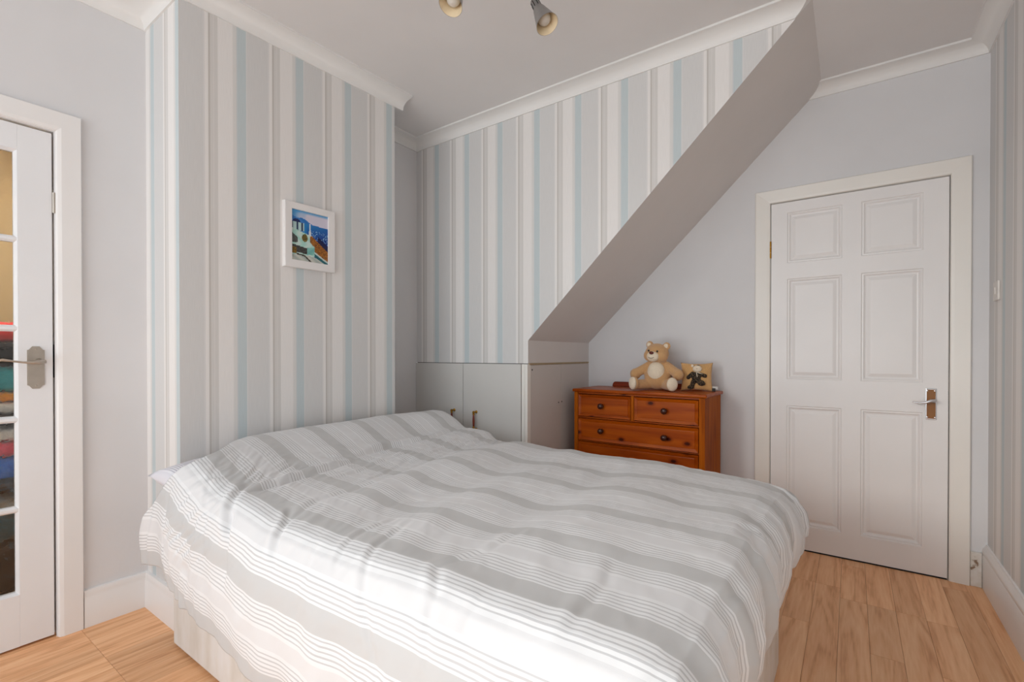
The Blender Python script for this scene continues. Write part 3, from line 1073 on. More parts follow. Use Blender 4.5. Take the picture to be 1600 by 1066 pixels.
def head(mouth, axis, root):
    """cone shade: axis points out of the mouth"""
    ax = Vector(axis).normalized()
    m_ = axis_mat(mouth, ax)
    prof = [(0.0135, -0.128), (0.0155, -0.125), (0.017, -0.085), (0.022, -0.078), (0.0405, 0.0), (0.0415, 0.0), (0.0395, -0.001)]
    b_ = bmesh.new()
    lathe(b_, prof[:6], m_, 36, cap=False)
    sh = obj('lamp_shade', b_, M_LAMP, sp, smooth=40)
    b_ = bmesh.new()
    lathe(b_, [(0.0405, 0.0), (0.0395, -0.002), (0.021, -0.075), (0.002, -0.078)], m_, 36, cap=False)
    obj('shade_lining', b_, M_LAMPIN, sh, smooth=60)
    b_ = bmesh.new()
    lathe(b_, [(0.0003, -0.010), (0.010, -0.0115), (0.019, -0.017), (0.0235, -0.026), (0.0245, -0.033), (0.022, -0.045), (0.014, -0.068)], m_, 28, cap=False)
    obj('bulb', b_, M_BULB, sh, smooth=80)
    b_ = bmesh.new()
    for k in range(8):
        a = 2 * PI * k / 8
        t = bmesh.new()
        bmesh.ops.create_cube(t, size=1.0)
        merge(b_, t, m_ @ Matrix.Rotation(a, 4, 'Z') @ Matrix.Translation((0.0163, 0, -0.104)) @ Matrix.Diagonal((0.002, 0.003, 0.028, 1)))
    obj('vent_slots', b_, M_BLACK, sh)
    b_ = bmesh.new()
    tail = Vector(mouth) - ax * 0.125
    tube(b_, [tail, tail - ax * 0.02 + Vector((0, 0, 0.01)), Vector(root)], 0.006, 8)
    obj('arm', b_, M_LAMP, sp, smooth=50)


def view_axis(px, py, im, toward):
    """direction from picture-plane direction im (right, up) and how much it faces the camera"""
    c, s = math.cos(R(35.43)), math.sin(R(35.43))
    r_ = Vector((c, s, 0)); f_ = Vector((-s, c, 0)); u_ = Vector((0, 0, 1))
    ray = (r_ * ((px - 800) / 746) + f_ + u_ * (-(py - 559.44) / 746)).normalized()
    side = (r_ * im[0] + u_ * im[1])
    side = (side - ray * side.dot(ray)).normalized()
    k = math.sqrt(1 - toward * toward)
    return -ray * toward + side * k


head((-0.896, 1.478, 2.298), view_axis(857, 40, (0.50, -0.86), 0.74), (-0.86, 1.30, ZC - 0.04))
head((-1.116, 1.208, 2.30), view_axis(704, 9, (-0.42, -0.9), 0.78), (-1.10, 1.23, ZC - 0.04))

# ------------------------------------------------------------------ bed: divan base, mattress, pillow, duvet
BX0, BX1, BY0, BY1 = -2.10, -0.207, 0.728, 1.925
dv = thing('divan_base', ((BX0 + BX1) / 2, (BY0 + BY1) / 2, 0), 'cream fabric divan bed base under the mattress by the chimney breast', 'bed base')
obj('base_box', B(BX0, BX1, BY0, BY1, 0.012, 0.33, 0.008, 3), M_DIVAN, dv, smooth=40)
obj('plinth', B(BX0 + 0.02, BX1 - 0.02, BY0 + 0.02, BY1 - 0.02, 0, 0.02), M_DARK, dv)
mt = obj('mattress', B(BX0 + 0.005, BX1 - 0.005, BY0 + 0.012, BY1 - 0.005, 0.331, 0.555, 0.03, 4), M_SHEET, smooth=60)
tag(mt, 'white mattress under the striped duvet on the divan base', 'mattress')

BANDS = [
    (0.79, [(-2.17, .735), (-2.10, .758), (-2.0, .768), (-1.90, .751), (-1.76, .698), (-1.68, .670), (-1.61, .668), (-1.42, .646), (-1.36, .636), (-1.09, .637), (-.89, .637), (-.74, .646), (-.56, .640), (-.42, .642), (-.32, .645), (-.2, .638), (-.05, .62)]),
    (1.03, [(-2.17, .74), (-2.10, .768), (-2.01, .768), (-1.85, .716), (-1.77, .683), (-1.60, .657), (-1.40, .645), (-1.33, .650), (-1.23, .629), (-1.11, .626), (-1.01, .646), (-.94, .648), (-.85, .636), (-.77, .634), (-.69, .652), (-.54, .661), (-.41, .652), (-.30, .655), (-.20, .646), (-.05, .625)]),
    (1.27, [(-2.17, .745), (-2.10, .772), (-2.01, .765), (-1.90, .726), (-1.79, .683), (-1.74, .664), (-1.65, .655), (-1.57, .637), (-1.48, .637), (-1.39, .657), (-1.31, .641), (-1.22, .626), (-1.14, .626), (-1.05, .645), (-.97, .646), (-.87, .636), (-.80, .631), (-.70, .650), (-.62, .663), (-.54, .661), (-.40, .657), (-.24, .657), (-.05, .63)]),
    (1.51, [(-2.17, .745), (-2.10, .778), (-2.01, .771), (-1.91, .732), (-1.83, .687), (-1.79, .665), (-1.68, .662), (-1.59, .657), (-1.53, .642), (-1.40, .673), (-1.31, .661), (-1.22, .637), (-1.14, .633), (-1.04, .652), (-.93, .650), (-.79, .640), (-.71, .653), (-.60, .667), (-.52, .662), (-.43, .648), (-.28, .648), (-.18, .63), (-.05, .61)]),
    (1.75, [(-2.17, .745), (-2.10, .780), (-2.03, .774), (-1.96, .741), (-1.85, .681), (-1.74, .677), (-1.65, .663), (-1.57, .642), (-1.41, .670), (-1.30, .657), (-1.20, .637), (-1.14, .636), (-1.02, .648), (-.90, .643), (-.80, .638), (-.66, .652), (-.55, .657), (-.48, .646), (-.26, .640), (-.05, .61)]),
    (1.99, [(-2.17, .74), (-2.10, .775), (-2.01, .777), (-1.94, .750), (-1.85, .690), (-1.78, .692), (-1.68, .684), (-1.58, .650), (-1.45, .655), (-1.37, .668), (-1.28, .656), (-1.18, .647), (-1.08, .655), (-.93, .648), (-.74, .655), (-.48, .642), (-.3, .630), (-.05, .60)]),
]


def gsm(a, n):
    k = np.exp(-0.5 * (np.arange(-3 * n, 3 * n + 1) / n) ** 2)
    k /= k.sum()
    return np.convolve(np.pad(a, 3 * n, mode='edge'), k, mode='valid')


XG = np.linspace(-2.2, 0.0, 441)
ROWZ = np.array([gsm(np.interp(XG, [p[0] for p in pts], [p[1] for p in pts]), 4) for _, pts in BANDS])
ROWY = np.array([b_[0] for b_ in BANDS])


def top_h(x_, y_):
    """height of the duvet's top at x,y (arrays)"""
    x_ = np.clip(x_, XG[0], XG[-1]); y_ = np.clip(y_, ROWY[0], ROWY[-1])
    fx = (x_ - XG[0]) / (XG[1] - XG[0]); i = np.clip(fx.astype(int), 0, len(XG) - 2); fx = fx - i
    vals = ROWZ[:, i] * (1 - fx) + ROWZ[:, i + 1] * fx
    fy = (y_ - ROWY[0]) / 0.24; j = np.clip(fy.astype(int), 0, len(ROWY) - 2); t = fy - j
    idx = np.indices(x_.shape)
    def g(k):
        k = np.clip(k, 0, len(ROWY) - 1)
        return np.take_along_axis(vals, k[None, ...], 0)[0]
    p0, p1, p2, p3 = g(j - 1), g(j), g(j + 1), g(j + 2)
    return 0.5 * (2 * p1 + (-p0 + p2) * t + (2 * p0 - 5 * p1 + 4 * p2 - p3) * t * t + (-p0 + 3 * p1 - 3 * p2 + p3) * t ** 3)


NI, NJ = 420, 460
V0, V1 = 0.285, 2.40
vj = np.linspace(V0, V1, NJ)
# where the cloth starts at the head for each v
xhead = np.interp(vj, [0.24, 0.32, 0.42, 0.50, 0.55, 0.63, 0.70, 0.76, 0.82, 0.90, 1.02, 1.9, 2.32], [-2.11, -2.12, -2.11, -2.045, -1.99, -1.935, -1.89, -1.885, -1.92, -2.01, -2.105, -2.105, -2.10])
xhead = gsm(xhead, 6)
# length of the cloth hanging over the foot, shorter at the far corner
fend = gsm(np.interp(vj, [0.28, 1.35, 1.6, 1.8, 2.0, 2.15, 2.4], [0.43, 0.43, 0.40, 0.33, 0.25, 0.20, 0.19]), 8)
ii = np.linspace(0, 1, NI)
V, I_ = np.meshgrid(vj, ii)
S_ = xhead[None, :] + (-0.25 + fend[None, :] - xhead[None, :]) * I_      # cloth coordinate along the bed
# along: flat up to x=-0.25, then over the foot edge
sf = np.maximum(0, S_ + 0.25)
ks = np.array([0, .05, .10, .15, .20, .26, .33, .40, .5])
kx = np.array([0, .047, .083, .106, .115, .108, .085, .065, .055])
kz = np.array([0, .008, .036, .078, .127, .186, .252, .318, .42])
X = np.minimum(S_, -0.25) + np.interp(sf, ks, kx) * np.interp(V, [1.6, 2.0], [0.82, 1.0])
DZF = np.interp(sf, ks, kz)
# across: near drop for v < 0.76, far drop for v > 1.95
dn = np.maximum(0, 0.76 - V)
kd = np.array([0, .04, .08, .13, .20, .30, .40, .46, .52, .7])
ky = np.array([0, .038, .070, .098, .117, .128, .128, .122, .115, .1])
kzn = np.array([0, .008, .030, .070, .138, .236, .335, .395, .455, .6])
hd = np.clip((-1.50 - S_) / 0.22, 0, 1)
vfar = 2.02 + 0.062 * hd * hd * (3 - 2 * hd)      # the far pillow carries the cloth further out
df = np.maximum(0, V - vfar)
ft = np.clip((S_ + 0.75) / 0.55, 0, 1)
df = df * (1 - 0.74 * ft * ft * (3 - 2 * ft))
ky2 = np.array([0, .038, .072, .102, .122, .132, .134, .13, .12, .1])
Y = np.minimum(np.maximum(V, 0.76), vfar) - np.interp(dn, kd, ky) + np.interp(df, kd, ky2)
DZN = np.interp(dn, kd, kzn) + np.interp(df, kd, kzn)
H = top_h(X, Y)
Z = H - DZN - DZF
both = np.minimum(DZN, DZF)
Z += 0.55 * both                        # corners do not drop by both falls in full
Z = np.maximum(Z, 0.12)
P = np.stack([X, Y, Z], -1)


def grid_normals(P_):
    du = np.gradient(P_, axis=0); dv_ = np.gradient(P_, axis=1)
    n = np.cross(du, dv_)
    n /= np.linalg.norm(n, axis=-1, keepdims=True) + 1e-12
    return n


Nn = grid_normals(P)
D = np.zeros_like(X)


def crease(pts, depth, wid, ridge=0.6):
    """valley along a polyline in (cloth x, cloth v), with a swell to one side"""
    global D
    pts = [np.array(p, float) for p in pts]
    best = np.full(X.shape, 1e9); sgn = np.zeros_like(X); tt = np.zeros_like(X)
    tot = sum(np.linalg.norm(b_ - a_) for a_, b_ in zip(pts, pts[1:])); acc = 0
    for a_, b_ in zip(pts, pts[1:]):
        d_ = b_ - a_; l2 = d_ @ d_
        t = np.clip(((S_ - a_[0]) * d_[0] + (V - a_[1]) * d_[1]) / l2, 0, 1)
        ex = S_ - a_[0] - d_[0] * t; ev = V - a_[1] - d_[1] * t
        dist = np.hypot(ex, ev)
        sd = np.sign(d_[0] * ev - d_[1] * ex)
        m_ = dist < best
        best = np.where(m_, dist, best); sgn = np.where(m_, sd, sgn); tt = np.where(m_, (acc + t * math.sqrt(l2)) / tot, tt)
        acc += math.sqrt(l2)
    env = np.clip(np.minimum(tt, 1 - tt) * 5, 0, 1) ** 0.7
    q = best / (wid * 0.85)
    D += 0.45 * env * depth * (-np.exp(-q * q) + ridge * np.exp(-((q * sgn - 1.9) / 1.3) ** 2))


# creases read off the photograph: (x along bed, v across)
CREASES = [
    ([(-1.92, .60), (-1.90, .50), (-1.90, .38), (-1.88, .26)], .012, .014),
    ([(-2.03, .52), (-2.06, .40), (-2.08, .28)], .009, .014),
    ([(-1.80, .66), (-1.78, .56), (-1.77, .45)], .005, .011),
    ([(-1.72, .64), (-1.70, .55), (-1.71, .46)], .005, .011),
    ([(-1.66, .64), (-1.63, .52)], .005, .010),
    ([(-1.55, .70), (-1.50, .60), (-1.48, .47)], .005, .010),
]


def ray_at(px, py, z_):
    c, s = math.cos(R(35.43)), math.sin(R(35.43)); pt = R(0.365)
    u = (px - 800) / 746; v_ = -(py - 559.44) / 746
    F = math.cos(pt) + v_ * math.sin(pt); U = -math.sin(pt) + v_ * math.cos(pt)
    t = (z_ - CAM_H) / U
    return ((c * u - s * F) * t, (s * u + c * F) * t)


PX = [  # the same, as picture points on the duvet's top
    ([(400, 837), (432, 816), (447, 803), (456, 788)], .012, .013, .65),
    ([(396, 834), (454, 802), (480, 788), (506, 776)], .007, .012, .65),
    ([(503, 871), (546, 842), (569, 828), (625, 805)], .007, .011, .64),
    ([(493, 964), (542, 900), (591, 848), (614, 833), (650, 812)], .009, .012, .64),
    ([(639, 951), (678, 917), (684, 887), (726, 873), (767, 862), (822, 832)], .009, .014, .64),
    ([(872, 992), (924, 940), (948, 912), (962, 880)], .009, .016, .645),
    ([(384, 758), (440, 742), (480, 731), (560, 708)], .034, .018, .69),
    ([(560, 708), (609, 695), (672, 684), (720, 672)], .030, .018, .68),
    ([(455, 790), (500, 772), (560, 756), (610, 742)], .008, .014, .66),
    ([(610, 740), (660, 722), (700, 708)], .009, .016, .655),
    ([(520, 742), (560, 730), (600, 716)], .006, .011, .665),
    ([(560, 752), (590, 738), (640, 714)], .006, .011, .66),
    ([(1150, 838), (1185, 838), (1215, 862)], .012, .02, .62),
    ([(1190, 905), (1200, 935), (1196, 965)], .010, .02, .55),
    ([(1130, 955), (1160, 940), (1180, 925)], .008, .02, .62),
    ([(325, 797), (365, 770), (392, 755)], .022, .016, .67),
    ([(290, 770), (330, 742), (352, 728)], .004, .010, .70),
    ([(540, 930), (575, 905), (600, 890)], .004, .010, .64),
    ([(440, 870), (470, 850), (500, 838)], .004, .010, .64),
    ([(610, 985), (650, 950), (668, 930)], .005, .012, .63),
    ([(700, 960), (760, 925)], .004, .012, .64),
]
for pts, dep, wd, z_ in PX:
    crease([ray_at(a_, b_, z_) for a_, b_ in pts], dep, wd)
for pts, dep, wd in CREASES:
    crease(pts, dep * 1.7, wd)
# gathers on the foot drop and soft cloth irregularity
drop = np.clip(sf / 0.2, 0, 1)
D += drop * (0.010 * np.sin(V * 31 + 1.3 * np.sin(V * 9)) + 0.006 * np.sin(V * 67 + 2))
dropn = np.clip(dn / 0.25, 0, 1)
D += dropn * (0.006 * np.sin(S_ * 17 + 1.5 * np.sin(S_ * 6)) + 0.002 * np.sin(S_ * 47 + V * 11))


def smooth_noise(nx, ny, amp):
    a_ = rng.standard_normal((nx, ny))
    xi = np.linspace(0, nx - 1.001, NI); yi = np.linspace(0, ny - 1.001, NJ)
    x0_ = xi.astype(int); y0_ = yi.astype(int); fx = (xi - x0_)[:, None]; fy = (yi - y0_)[None, :]
    fx = fx * fx * (3 - 2 * fx); fy = fy * fy * (3 - 2 * fy)
    A = a_[np.ix_(x0_, y0_)]; B_ = a_[np.ix_(x0_ + 1, y0_)]; C_ = a_[np.ix_(x0_, y0_ + 1)]; E_ = a_[np.ix_(x0_ + 1, y0_ + 1)]
    return amp * (A * (1 - fx) * (1 - fy) + B_ * fx * (1 - fy) + C_ * (1 - fx) * fy + E_ * fx * fy)


D += smooth_noise(26, 16, 0.0022) + smooth_noise(60, 40, 0.0009) + smooth_noise(130, 60, 0.0004)
# rumpled strip where the cloth lies in the hollow behind the pillows
rum = np.exp(-((S_ + 1.68 - 0.10 * (V - 1.3)) / 0.13) ** 2)
D += rum * (smooth_noise(120, 34, 0.0032) + smooth_noise(210, 60, 0.0016))
P = P + Nn * D[..., None]
UVw = np.stack([S_, V + 0.0 * S_], -1)
# cloth lies a little slantwise behind the pillows
verts = P.reshape(-1, 3)
cen = np.array([-1.15, 1.3, 0.33])
me = bpy.data.meshes.new('duvet')
idx = np.arange(NI * NJ).reshape(NI, NJ)
q = np.stack([idx[:-1, :-1], idx[1:, :-1], idx[1:, 1:], idx[:-1, 1:]], -1).reshape(-1, 4)
me.vertices.add(len(verts)); me.vertices.foreach_set('co', (verts - cen).astype(np.float32).ravel())
me.loops.add(q.size); me.loops.foreach_set('vertex_index', q.astype(np.int32).ravel())
me.polygons.add(len(q)); me.polygons.foreach_set('loop_start', np.arange(0, q.size, 4, dtype=np.int32))
try:
    me.polygons.foreach_set('loop_total', np.full(len(q), 4, dtype=np.int32))
except Exception:
    pass
me.update(calc_edges=True)
ul = me.uv_layers.new(name='UVMap')
ul.data.foreach_set('uv', UVw.reshape(-1, 2)[q.ravel()].astype(np.float32).ravel())
dvt = link('duvet', me, M_DUVET, None, 180)
dvt.location = cen
sd = dvt.modifiers.new('thick', 'SOLIDIFY')
sd.thickness = 0.012
sd.offset = -1
tag(dvt, 'rumpled white duvet with grey stripes spread over the bed', 'duvet')


# pillow whose corner pokes out at the head
def pillow(name, cx, cy, cz, lx, ly, th, rot, label):
    n = 40
    vs, uv = [], []
    for sgn_ in (1, -1):
        for i in range(n + 1):
            for j in range(n + 1):
                a_, b_ = 2 * i / n - 1, 2 * j / n - 1
                hgt = max(0.0, (1 - abs(a_) ** 2.6) * (1 - abs(b_) ** 2.6)) ** 0.38
                pin = 1 - 0.05 * (1 - abs(b_) ** 2) * abs(a_) ** 3
                pin2 = 1 - 0.05 * (1 - abs(a_) ** 2) * abs(b_) ** 3
                vs.append((a_ * lx / 2 * pin, b_ * ly / 2 * pin2, sgn_ * th / 2 * hgt + 0.003 * math.sin(a_ * 9 + b_ * 7) * hgt))
                uv.append((a_ * lx / 2, b_ * ly / 2 + ly / 2))
    fs_ = []
    o_ = (n + 1) ** 2
    for i in range(n):
        for j in range(n):
            k_ = i * (n + 1) + j
            fs_.append((k_, k_ + n + 1, k_ + n + 2, k_ + 1))
            fs_.append((o_ + k_, o_ + k_ + 1, o_ + k_ + n + 2, o_ + k_ + n + 1))
    me_ = bpy.data.meshes.new(name)
    me_.from_pydata(vs, [], fs_)
    ul_ = me_.uv_layers.new(name='UVMap')
    for lp in me_.loops:
        ul_.data[lp.index].uv = uv[lp.vertex_index]
    bm_ = bmesh.new(); bm_.from_mesh(me_)
    bmesh.ops.remove_doubles(bm_, verts=bm_.verts, dist=0.0008)
    bmesh.ops.recalc_face_normals(bm_, faces=bm_.faces)
    bm_.to_mesh(me_); bm_.free()
    o2 = link(name, me_, M_PILLOW, None, 180)
    o2.location = (cx, cy, cz)
    o2.rotation_euler = rot
    tag(o2, label, 'pillow')
    return o2


pillow('pillow', -1.963, 1.02, 0.640, 0.335, 0.72, 0.135, (R(0), R(8), R(2)), 'lilac-white striped pillow poking out under the duvet by the left wall')

# ------------------------------------------------------------------ chest of drawers
CW, CD, CH = 0.842, 0.372, 0.890
cs = thing('chest_of_drawers', (-1.489, 2.771, 0), 'orange pine chest of drawers with dark round knobs against the back wall', 'chest', rz=R(-1.44))


def cobj(name, bm, m, parent=None, **k):
    return obj(name, bm, m, parent or cs, world=False, **k)


obj_ = cobj
cobj('top', B(0, CW, 0, CD, CH - 0.02, CH, 0.007, 3), M_PINE, smooth=40)
b = bmesh.new(); box(b, 0.014, 0.036, 0.014, CD - 0.004, 0.03, CH - 0.0205, 0.003); cobj('side_panel', b, M_PINEZ)
b = bmesh.new(); box(b, CW - 0.036, CW - 0.014, 0.036, CD - 0.004, 0.03, CH - 0.0205, 0.002); cobj('side_panel', b, M_PINEZ)
b = bmesh.new(); box(b, CW - 0.044, CW - 0.012, 0.012, 0.036, 0.03, CH - 0.0205, 0.004); cobj('front_post', b, M_PINEZ)
b = bmesh.new(); box(b, 0.010, 0.034, 0.010, 0.034, 0.03, CH - 0.0205, 0.004); cobj('front_post', b, M_PINEZ)
cobj('back_panel', B(0.03, CW - 0.03, CD - 0.014, CD - 0.006, 0.05, CH - 0.0205), M_PINE)
cobj('plinth', B(0.012, CW - 0.012, 0.012, CD - 0.008, 0, 0.075, 0.004), M_PINE)
b = bmesh.new()
pr = [(0.12, 0)] + [(0.12 + 0.02 * (1 - math.cos(i / 6 * PI / 2)), 0.034 * math.sin(i / 6 * PI / 2)) for i in range(1, 7)]
pr = pr + [(CW - u, v_) for u, v_ in reversed(pr)]
poly_prism(b, pr, lambda u, v_, d: (u, d, CH + v_), CD - 0.022, CD - 0.004, 0.003)
cobj('upstand', b, M_PINEDARK)
rails = [CH - 0.046, CH - 0.184 + 0.004, CH - 0.336 + 0.004, 0.402, 0.238, 0.082]
rows_c = [(CH - 0.178, CH - 0.034), (CH - 0.331, CH - 0.190), (CH - 0.524, CH - 0.341), (0.222, 0.357), (0.085, 0.214)]
b = bmesh.new(); box(b, 0.034, CW - 0.044, 0.020, CD - 0.02, CH - 0.031, CH - 0.0205); cobj('rail', b, M_PINE)
for (za, zb_), (zc, zd) in zip(rows_c, rows_c[1:]):
    b = bmesh.new(); box(b, 0.034, CW - 0.044, 0.022, 0.05, zd + 0.002, za - 0.002, 0.001); cobj('rail', b, M_PINE)
cobj('divider', B(0.3985, 0.4165, 0.014, 0.05, CH - 0.182, CH - 0.031, 0.003), M_PINEZ)
cobj('carcass', B(0.036, CW - 0.044, 0.052, 0.06, 0.076, CH - 0.032), M_DARK)


def drawer(x0_, x1_, z0_, z1_, knobs):
    b_ = bmesh.new()
    g = 0.0015
    x0_ += g; x1_ -= g; z0_ += g; z1_ -= g
    rings_ = []
    for ins, yv in ((0, 0.050), (0, 0.016), (0.0015, 0.0145), (0.019, 0.0205), (0.020, 0.0175), (0.022, 0.017)):
        rings_.append([b_.verts.new(p_) for p_ in ((x0_ + ins, yv, z0_ + ins), (x1_ - ins, yv, z0_ + ins), (x1_ - ins, yv, z1_ - ins), (x0_ + ins, yv, z1_ - ins))])
    for r0, r1 in zip(rings_, rings_[1:]):
        for i in range(4):
            b_.faces.new((r0[i], r0[(i + 1) % 4], r1[(i + 1) % 4], r1[i]))
    b_.faces.new(rings_[-1])
    dr = cobj('drawer', b_, M_PINE)
    for kx_, kz_ in knobs:
        k_ = bmesh.new()
        lathe(k_, [(0.013, 0), (0.011, 0.005), (0.008, 0.009), (0.009, 0.013), (0.0165, 0.019), (0.0185, 0.025), (0.0165, 0.032), (0.009, 0.037), (0.0005, 0.038)], axis_mat((kx_, 0.0175, kz_), (0, -1, 0)), 20)
        obj('knob', k_, M_KNOB, dr, world=False, smooth=60)


zm = lambda r_: (r_[0] + r_[1]) / 2
drawer(0.036, 0.3975, *rows_c[0], [(0.205, zm(rows_c[0]) + 0.002)])
drawer(0.4175, CW - 0.046, *rows_c[0], [(0.607, zm(rows_c[0]))])
for r_ in rows_c[1:]:
    drawer(0.036, CW - 0.046, *r_, [(0.205, zm(r_)), (0.607, zm(r_))])


# ------------------------------------------------------------------ teddy bear and cushion on the chest
def remesh_obj(name, bm, m, parent, voxel, subs=1):
    o_ = obj(name, bm, m, parent, world=False)
    md = o_.modifiers.new('r', 'REMESH'); md.mode = 'VOXEL'; md.voxel_size = voxel
    ms = o_.modifiers.new('s', 'SMOOTH'); ms.iterations = 6; ms.factor = 0.5
    dg = bpy.context.evaluated_depsgraph_get()
    me_ = bpy.data.meshes.new_from_object(o_.evaluated_get(dg))
    o_.modifiers.clear()
    old = o_.data
    o_.data = me_
    bpy.data.meshes.remove(old)
    me_.polygons.foreach_set('use_smooth', [True] * len(me_.polygons))
    return o_


def rot_from(a, b_):
    """rotation taking z onto a->b"""
    return (Vector(b_) - Vector(a)).normalized().to_track_quat('Z', 'Y').to_matrix()


def limb(bm, a, b_, ra, rb, n=7):
    a, b_ = Vector(a), Vector(b_)
    for i in range(n):
        t = i / (n - 1)
        r_ = ra + (rb - ra) * t
        ellipsoid(bm, a + (b_ - a) * t, (r_, r_, r_), None, 2)


CHZ = 0.8905
# the bear faces -y (towards the room), turned a little to its right (picture left)
bear = thing('teddy_bear', (-0.985, 2.955, CHZ), 'tan teddy bear with cream tummy and paws sitting on the pine chest', 'soft toy', rz=R(3))
bear.scale = (1.07, 1.07, 1.07)
b = bmesh.new()
ellipsoid(b, (0, 0.0, 0.079), (0.078, 0.066, 0.078))
ellipsoid(b, (0, 0.004, 0.125), (0.062, 0.054, 0.058))
HC = Vector((-0.002, -0.012, 0.214))
HR = Matrix.Rotation(R(-9), 3, 'Z') @ Matrix.Rotation(R(5), 3, 'Y')


def hv(x, y, z):
    return HC + HR @ Vector((x, y, z))


ellipsoid(b, HC, (0.068, 0.060, 0.058), HR)
ellipsoid(b, hv(-0.032, -0.014, -0.016), (0.039, 0.042, 0.036), HR)
ellipsoid(b, hv(0.032, -0.014, -0.016), (0.039, 0.042, 0.036), HR)
for s in (-1, 1):
    ellipsoid(b, hv(0.052 * s, 0.006, 0.046), (0.023, 0.013, 0.023), HR)
    # arm out to the side and down a little
    limb(b, (0.052 * s, 0.0, 0.142), (0.115 * s, -0.030, 0.098), 0.026, 0.029)
    ellipsoid(b, (0.122 * s, -0.036, 0.092), (0.031, 0.030, 0.034))
    # leg forward and out
    limb(b, (0.052 * s, -0.020, 0.034), (0.100 * s, -0.098, 0.034), 0.032, 0.028)
    ellipsoid(b, (0.106 * s, -0.106, 0.041), (0.034, 0.024, 0.040), Matrix.Rotation(R(-38 * s) * -1, 3, 'Z'))
remesh_obj('body', b, M_BEAR, bear, 0.0042)


def patch(name, c, r, m, rot=None, parent=None, sub=3):
    b_ = bmesh.new()
    ellipsoid(b_, c, r, rot, sub)
    return obj(name, b_, m, parent or bear, world=False, smooth=180)


patch('tummy', (0, -0.036, 0.105), (0.050, 0.036, 0.062), M_BEARTUM)
patch('muzzle', hv(0, -0.052, -0.018), (0.036, 0.026, 0.030), M_BEARTUM, HR)
patch('nose', hv(0, -0.075, 0.002), (0.0135, 0.008, 0.009), plain('nose_brown', srgb(96, 28, 20), 0.3), HR)
for s in (-1, 1):
    patch('eye', hv(0.026 * s, -0.0575, 0.013), (0.0052, 0.0045, 0.006), M_BLACK)
    patch('ear_lining', hv(0.052 * s, -0.005, 0.046), (0.0135, 0.0065, 0.0135), M_BEARTUM, HR)
    patch('foot_pad', (0.111 * s, -0.119, 0.042), (0.031, 0.016, 0.037), M_BEARTUM, Matrix.Rotation(R(38 * s), 3, 'Z'))
b = bmesh.new()
tube(b, [hv(*p_) for p_ in ((-0.017, -0.0735, -0.022), (-0.008, -0.078, -0.028), (0.0, -0.079, -0.029), (0.008, -0.078, -0.028), (0.017, -0.0735, -0.021))], 0.0012, 6)
obj('mouth', b, M_BLACK, bear, world=False)

cu = thing('bear_cushion', (-0.760, 2.985, CHZ), 'small square honey plush cushion with a dark bear sewn on, beside the teddy', 'cushion', rz=R(14))
CU_T = Matrix.Translation((0, 0, 0.0)) @ Matrix.Rotation(R(-12), 4, 'X')


def cush_surface(u, v_, side):
    """u,v in -1..1 -> local point, cushion standing in the xz plane"""
    hgt = max(0.0, (1 - abs(u) ** 2.4) * (1 - abs(v_) ** 2.4)) ** 0.6
    pin = 1 - 0.10 * (1 - v_ * v_) * abs(u) ** 2
    pin2 = 1 - 0.10 * (1 - u * u) * abs(v_) ** 2
    return CU_T @ Vector((u * 0.092 * pin, side * 0.030 * hgt, 0.088 + v_ * 0.088 * pin2))


b = bmesh.new()
n = 26
for side in (-1, 1):
    g_ = [[b.verts.new(cush_surface(2 * i / n - 1, 2 * j / n - 1, side)) for j in range(n + 1)] for i in range(n + 1)]
    for i in range(n):
        for j in range(n):
            b.faces.new((g_[i][j], g_[i + 1][j], g_[i + 1][j + 1], g_[i][j + 1]))
bmesh.ops.remove_doubles(b, verts=b.verts, dist=0.0006)
bmesh.ops.recalc_face_normals(b, faces=b.faces)
obj('cover', b, M_CUSH, cu, world=False, smooth=180)


def speckle():
    m, nt, p = mat('black_leopard_fleece')
    tc = nt.nodes.new('ShaderNodeTexCoord')
    n_ = N(nt, 'ShaderNodeTexNoise')
    n_.inputs['Scale'].default_value = 170
    n_.inputs['Detail'].default_value = 2
    L(nt, tc.outputs['Object'], n_.inputs['Vector'])
    r_ = ramp(nt, n_.outputs['Fac'], [(0.50, srgb(22, 17, 14)), (0.62, srgb(110, 88, 62))])
    L(nt, r_.outputs[0], p.inputs['Base Color'])
    p.inputs['Roughness'].default_value = 0.9
    return m


M_SPK = speckle()


def on_cush(u, v_, out):
    p_ = cush_surface(u, v_, -1)
    return p_ + Vector((0, -out, 0))


b = bmesh.new()
ellipsoid(b, on_cush(-0.02, -0.12, 0.0), (0.026, 0.013, 0.034))
limb(b, on_cush(-0.24, 0.18, 0.004), on_cush(-0.52, -0.10, 0.004), 0.0125, 0.0125)
limb(b, on_cush(0.22, 0.12, 0.004), on_cush(0.52, 0.02, 0.004), 0.0125, 0.0125)
limb(b, on_cush(-0.20, -0.40, 0.004), on_cush(-0.30, -0.78, 0.004), 0.0145, 0.0135)
limb(b, on_cush(0.14, -0.38, 0.004), on_cush(0.34, -0.46, 0.006), 0.0145, 0.0145)
ellipsoid(b, on_cush(-0.36, -0.80, 0.006), (0.020, 0.012, 0.013))
ellipsoid(b, on_cush(0.30, -0.52, 0.010), (0.022, 0.012, 0.014))
remesh_obj('sewn_bear', b, M_SPK, cu, 0.003)
patch('bear_face', on_cush(0.04, 0.52, 0.004), (0.026, 0.016, 0.021), M_BEARTUM, None, cu)
patch('bear_ear', on_cush(-0.26, 0.76, 0.002), (0.008, 0.006, 0.010), M_BEARTUM, None, cu)
patch('bear_nose', on_cush(0.08, 0.78, 0.012), (0.010, 0.008, 0.006), M_BLACK, None, cu)
b = bmesh.new()
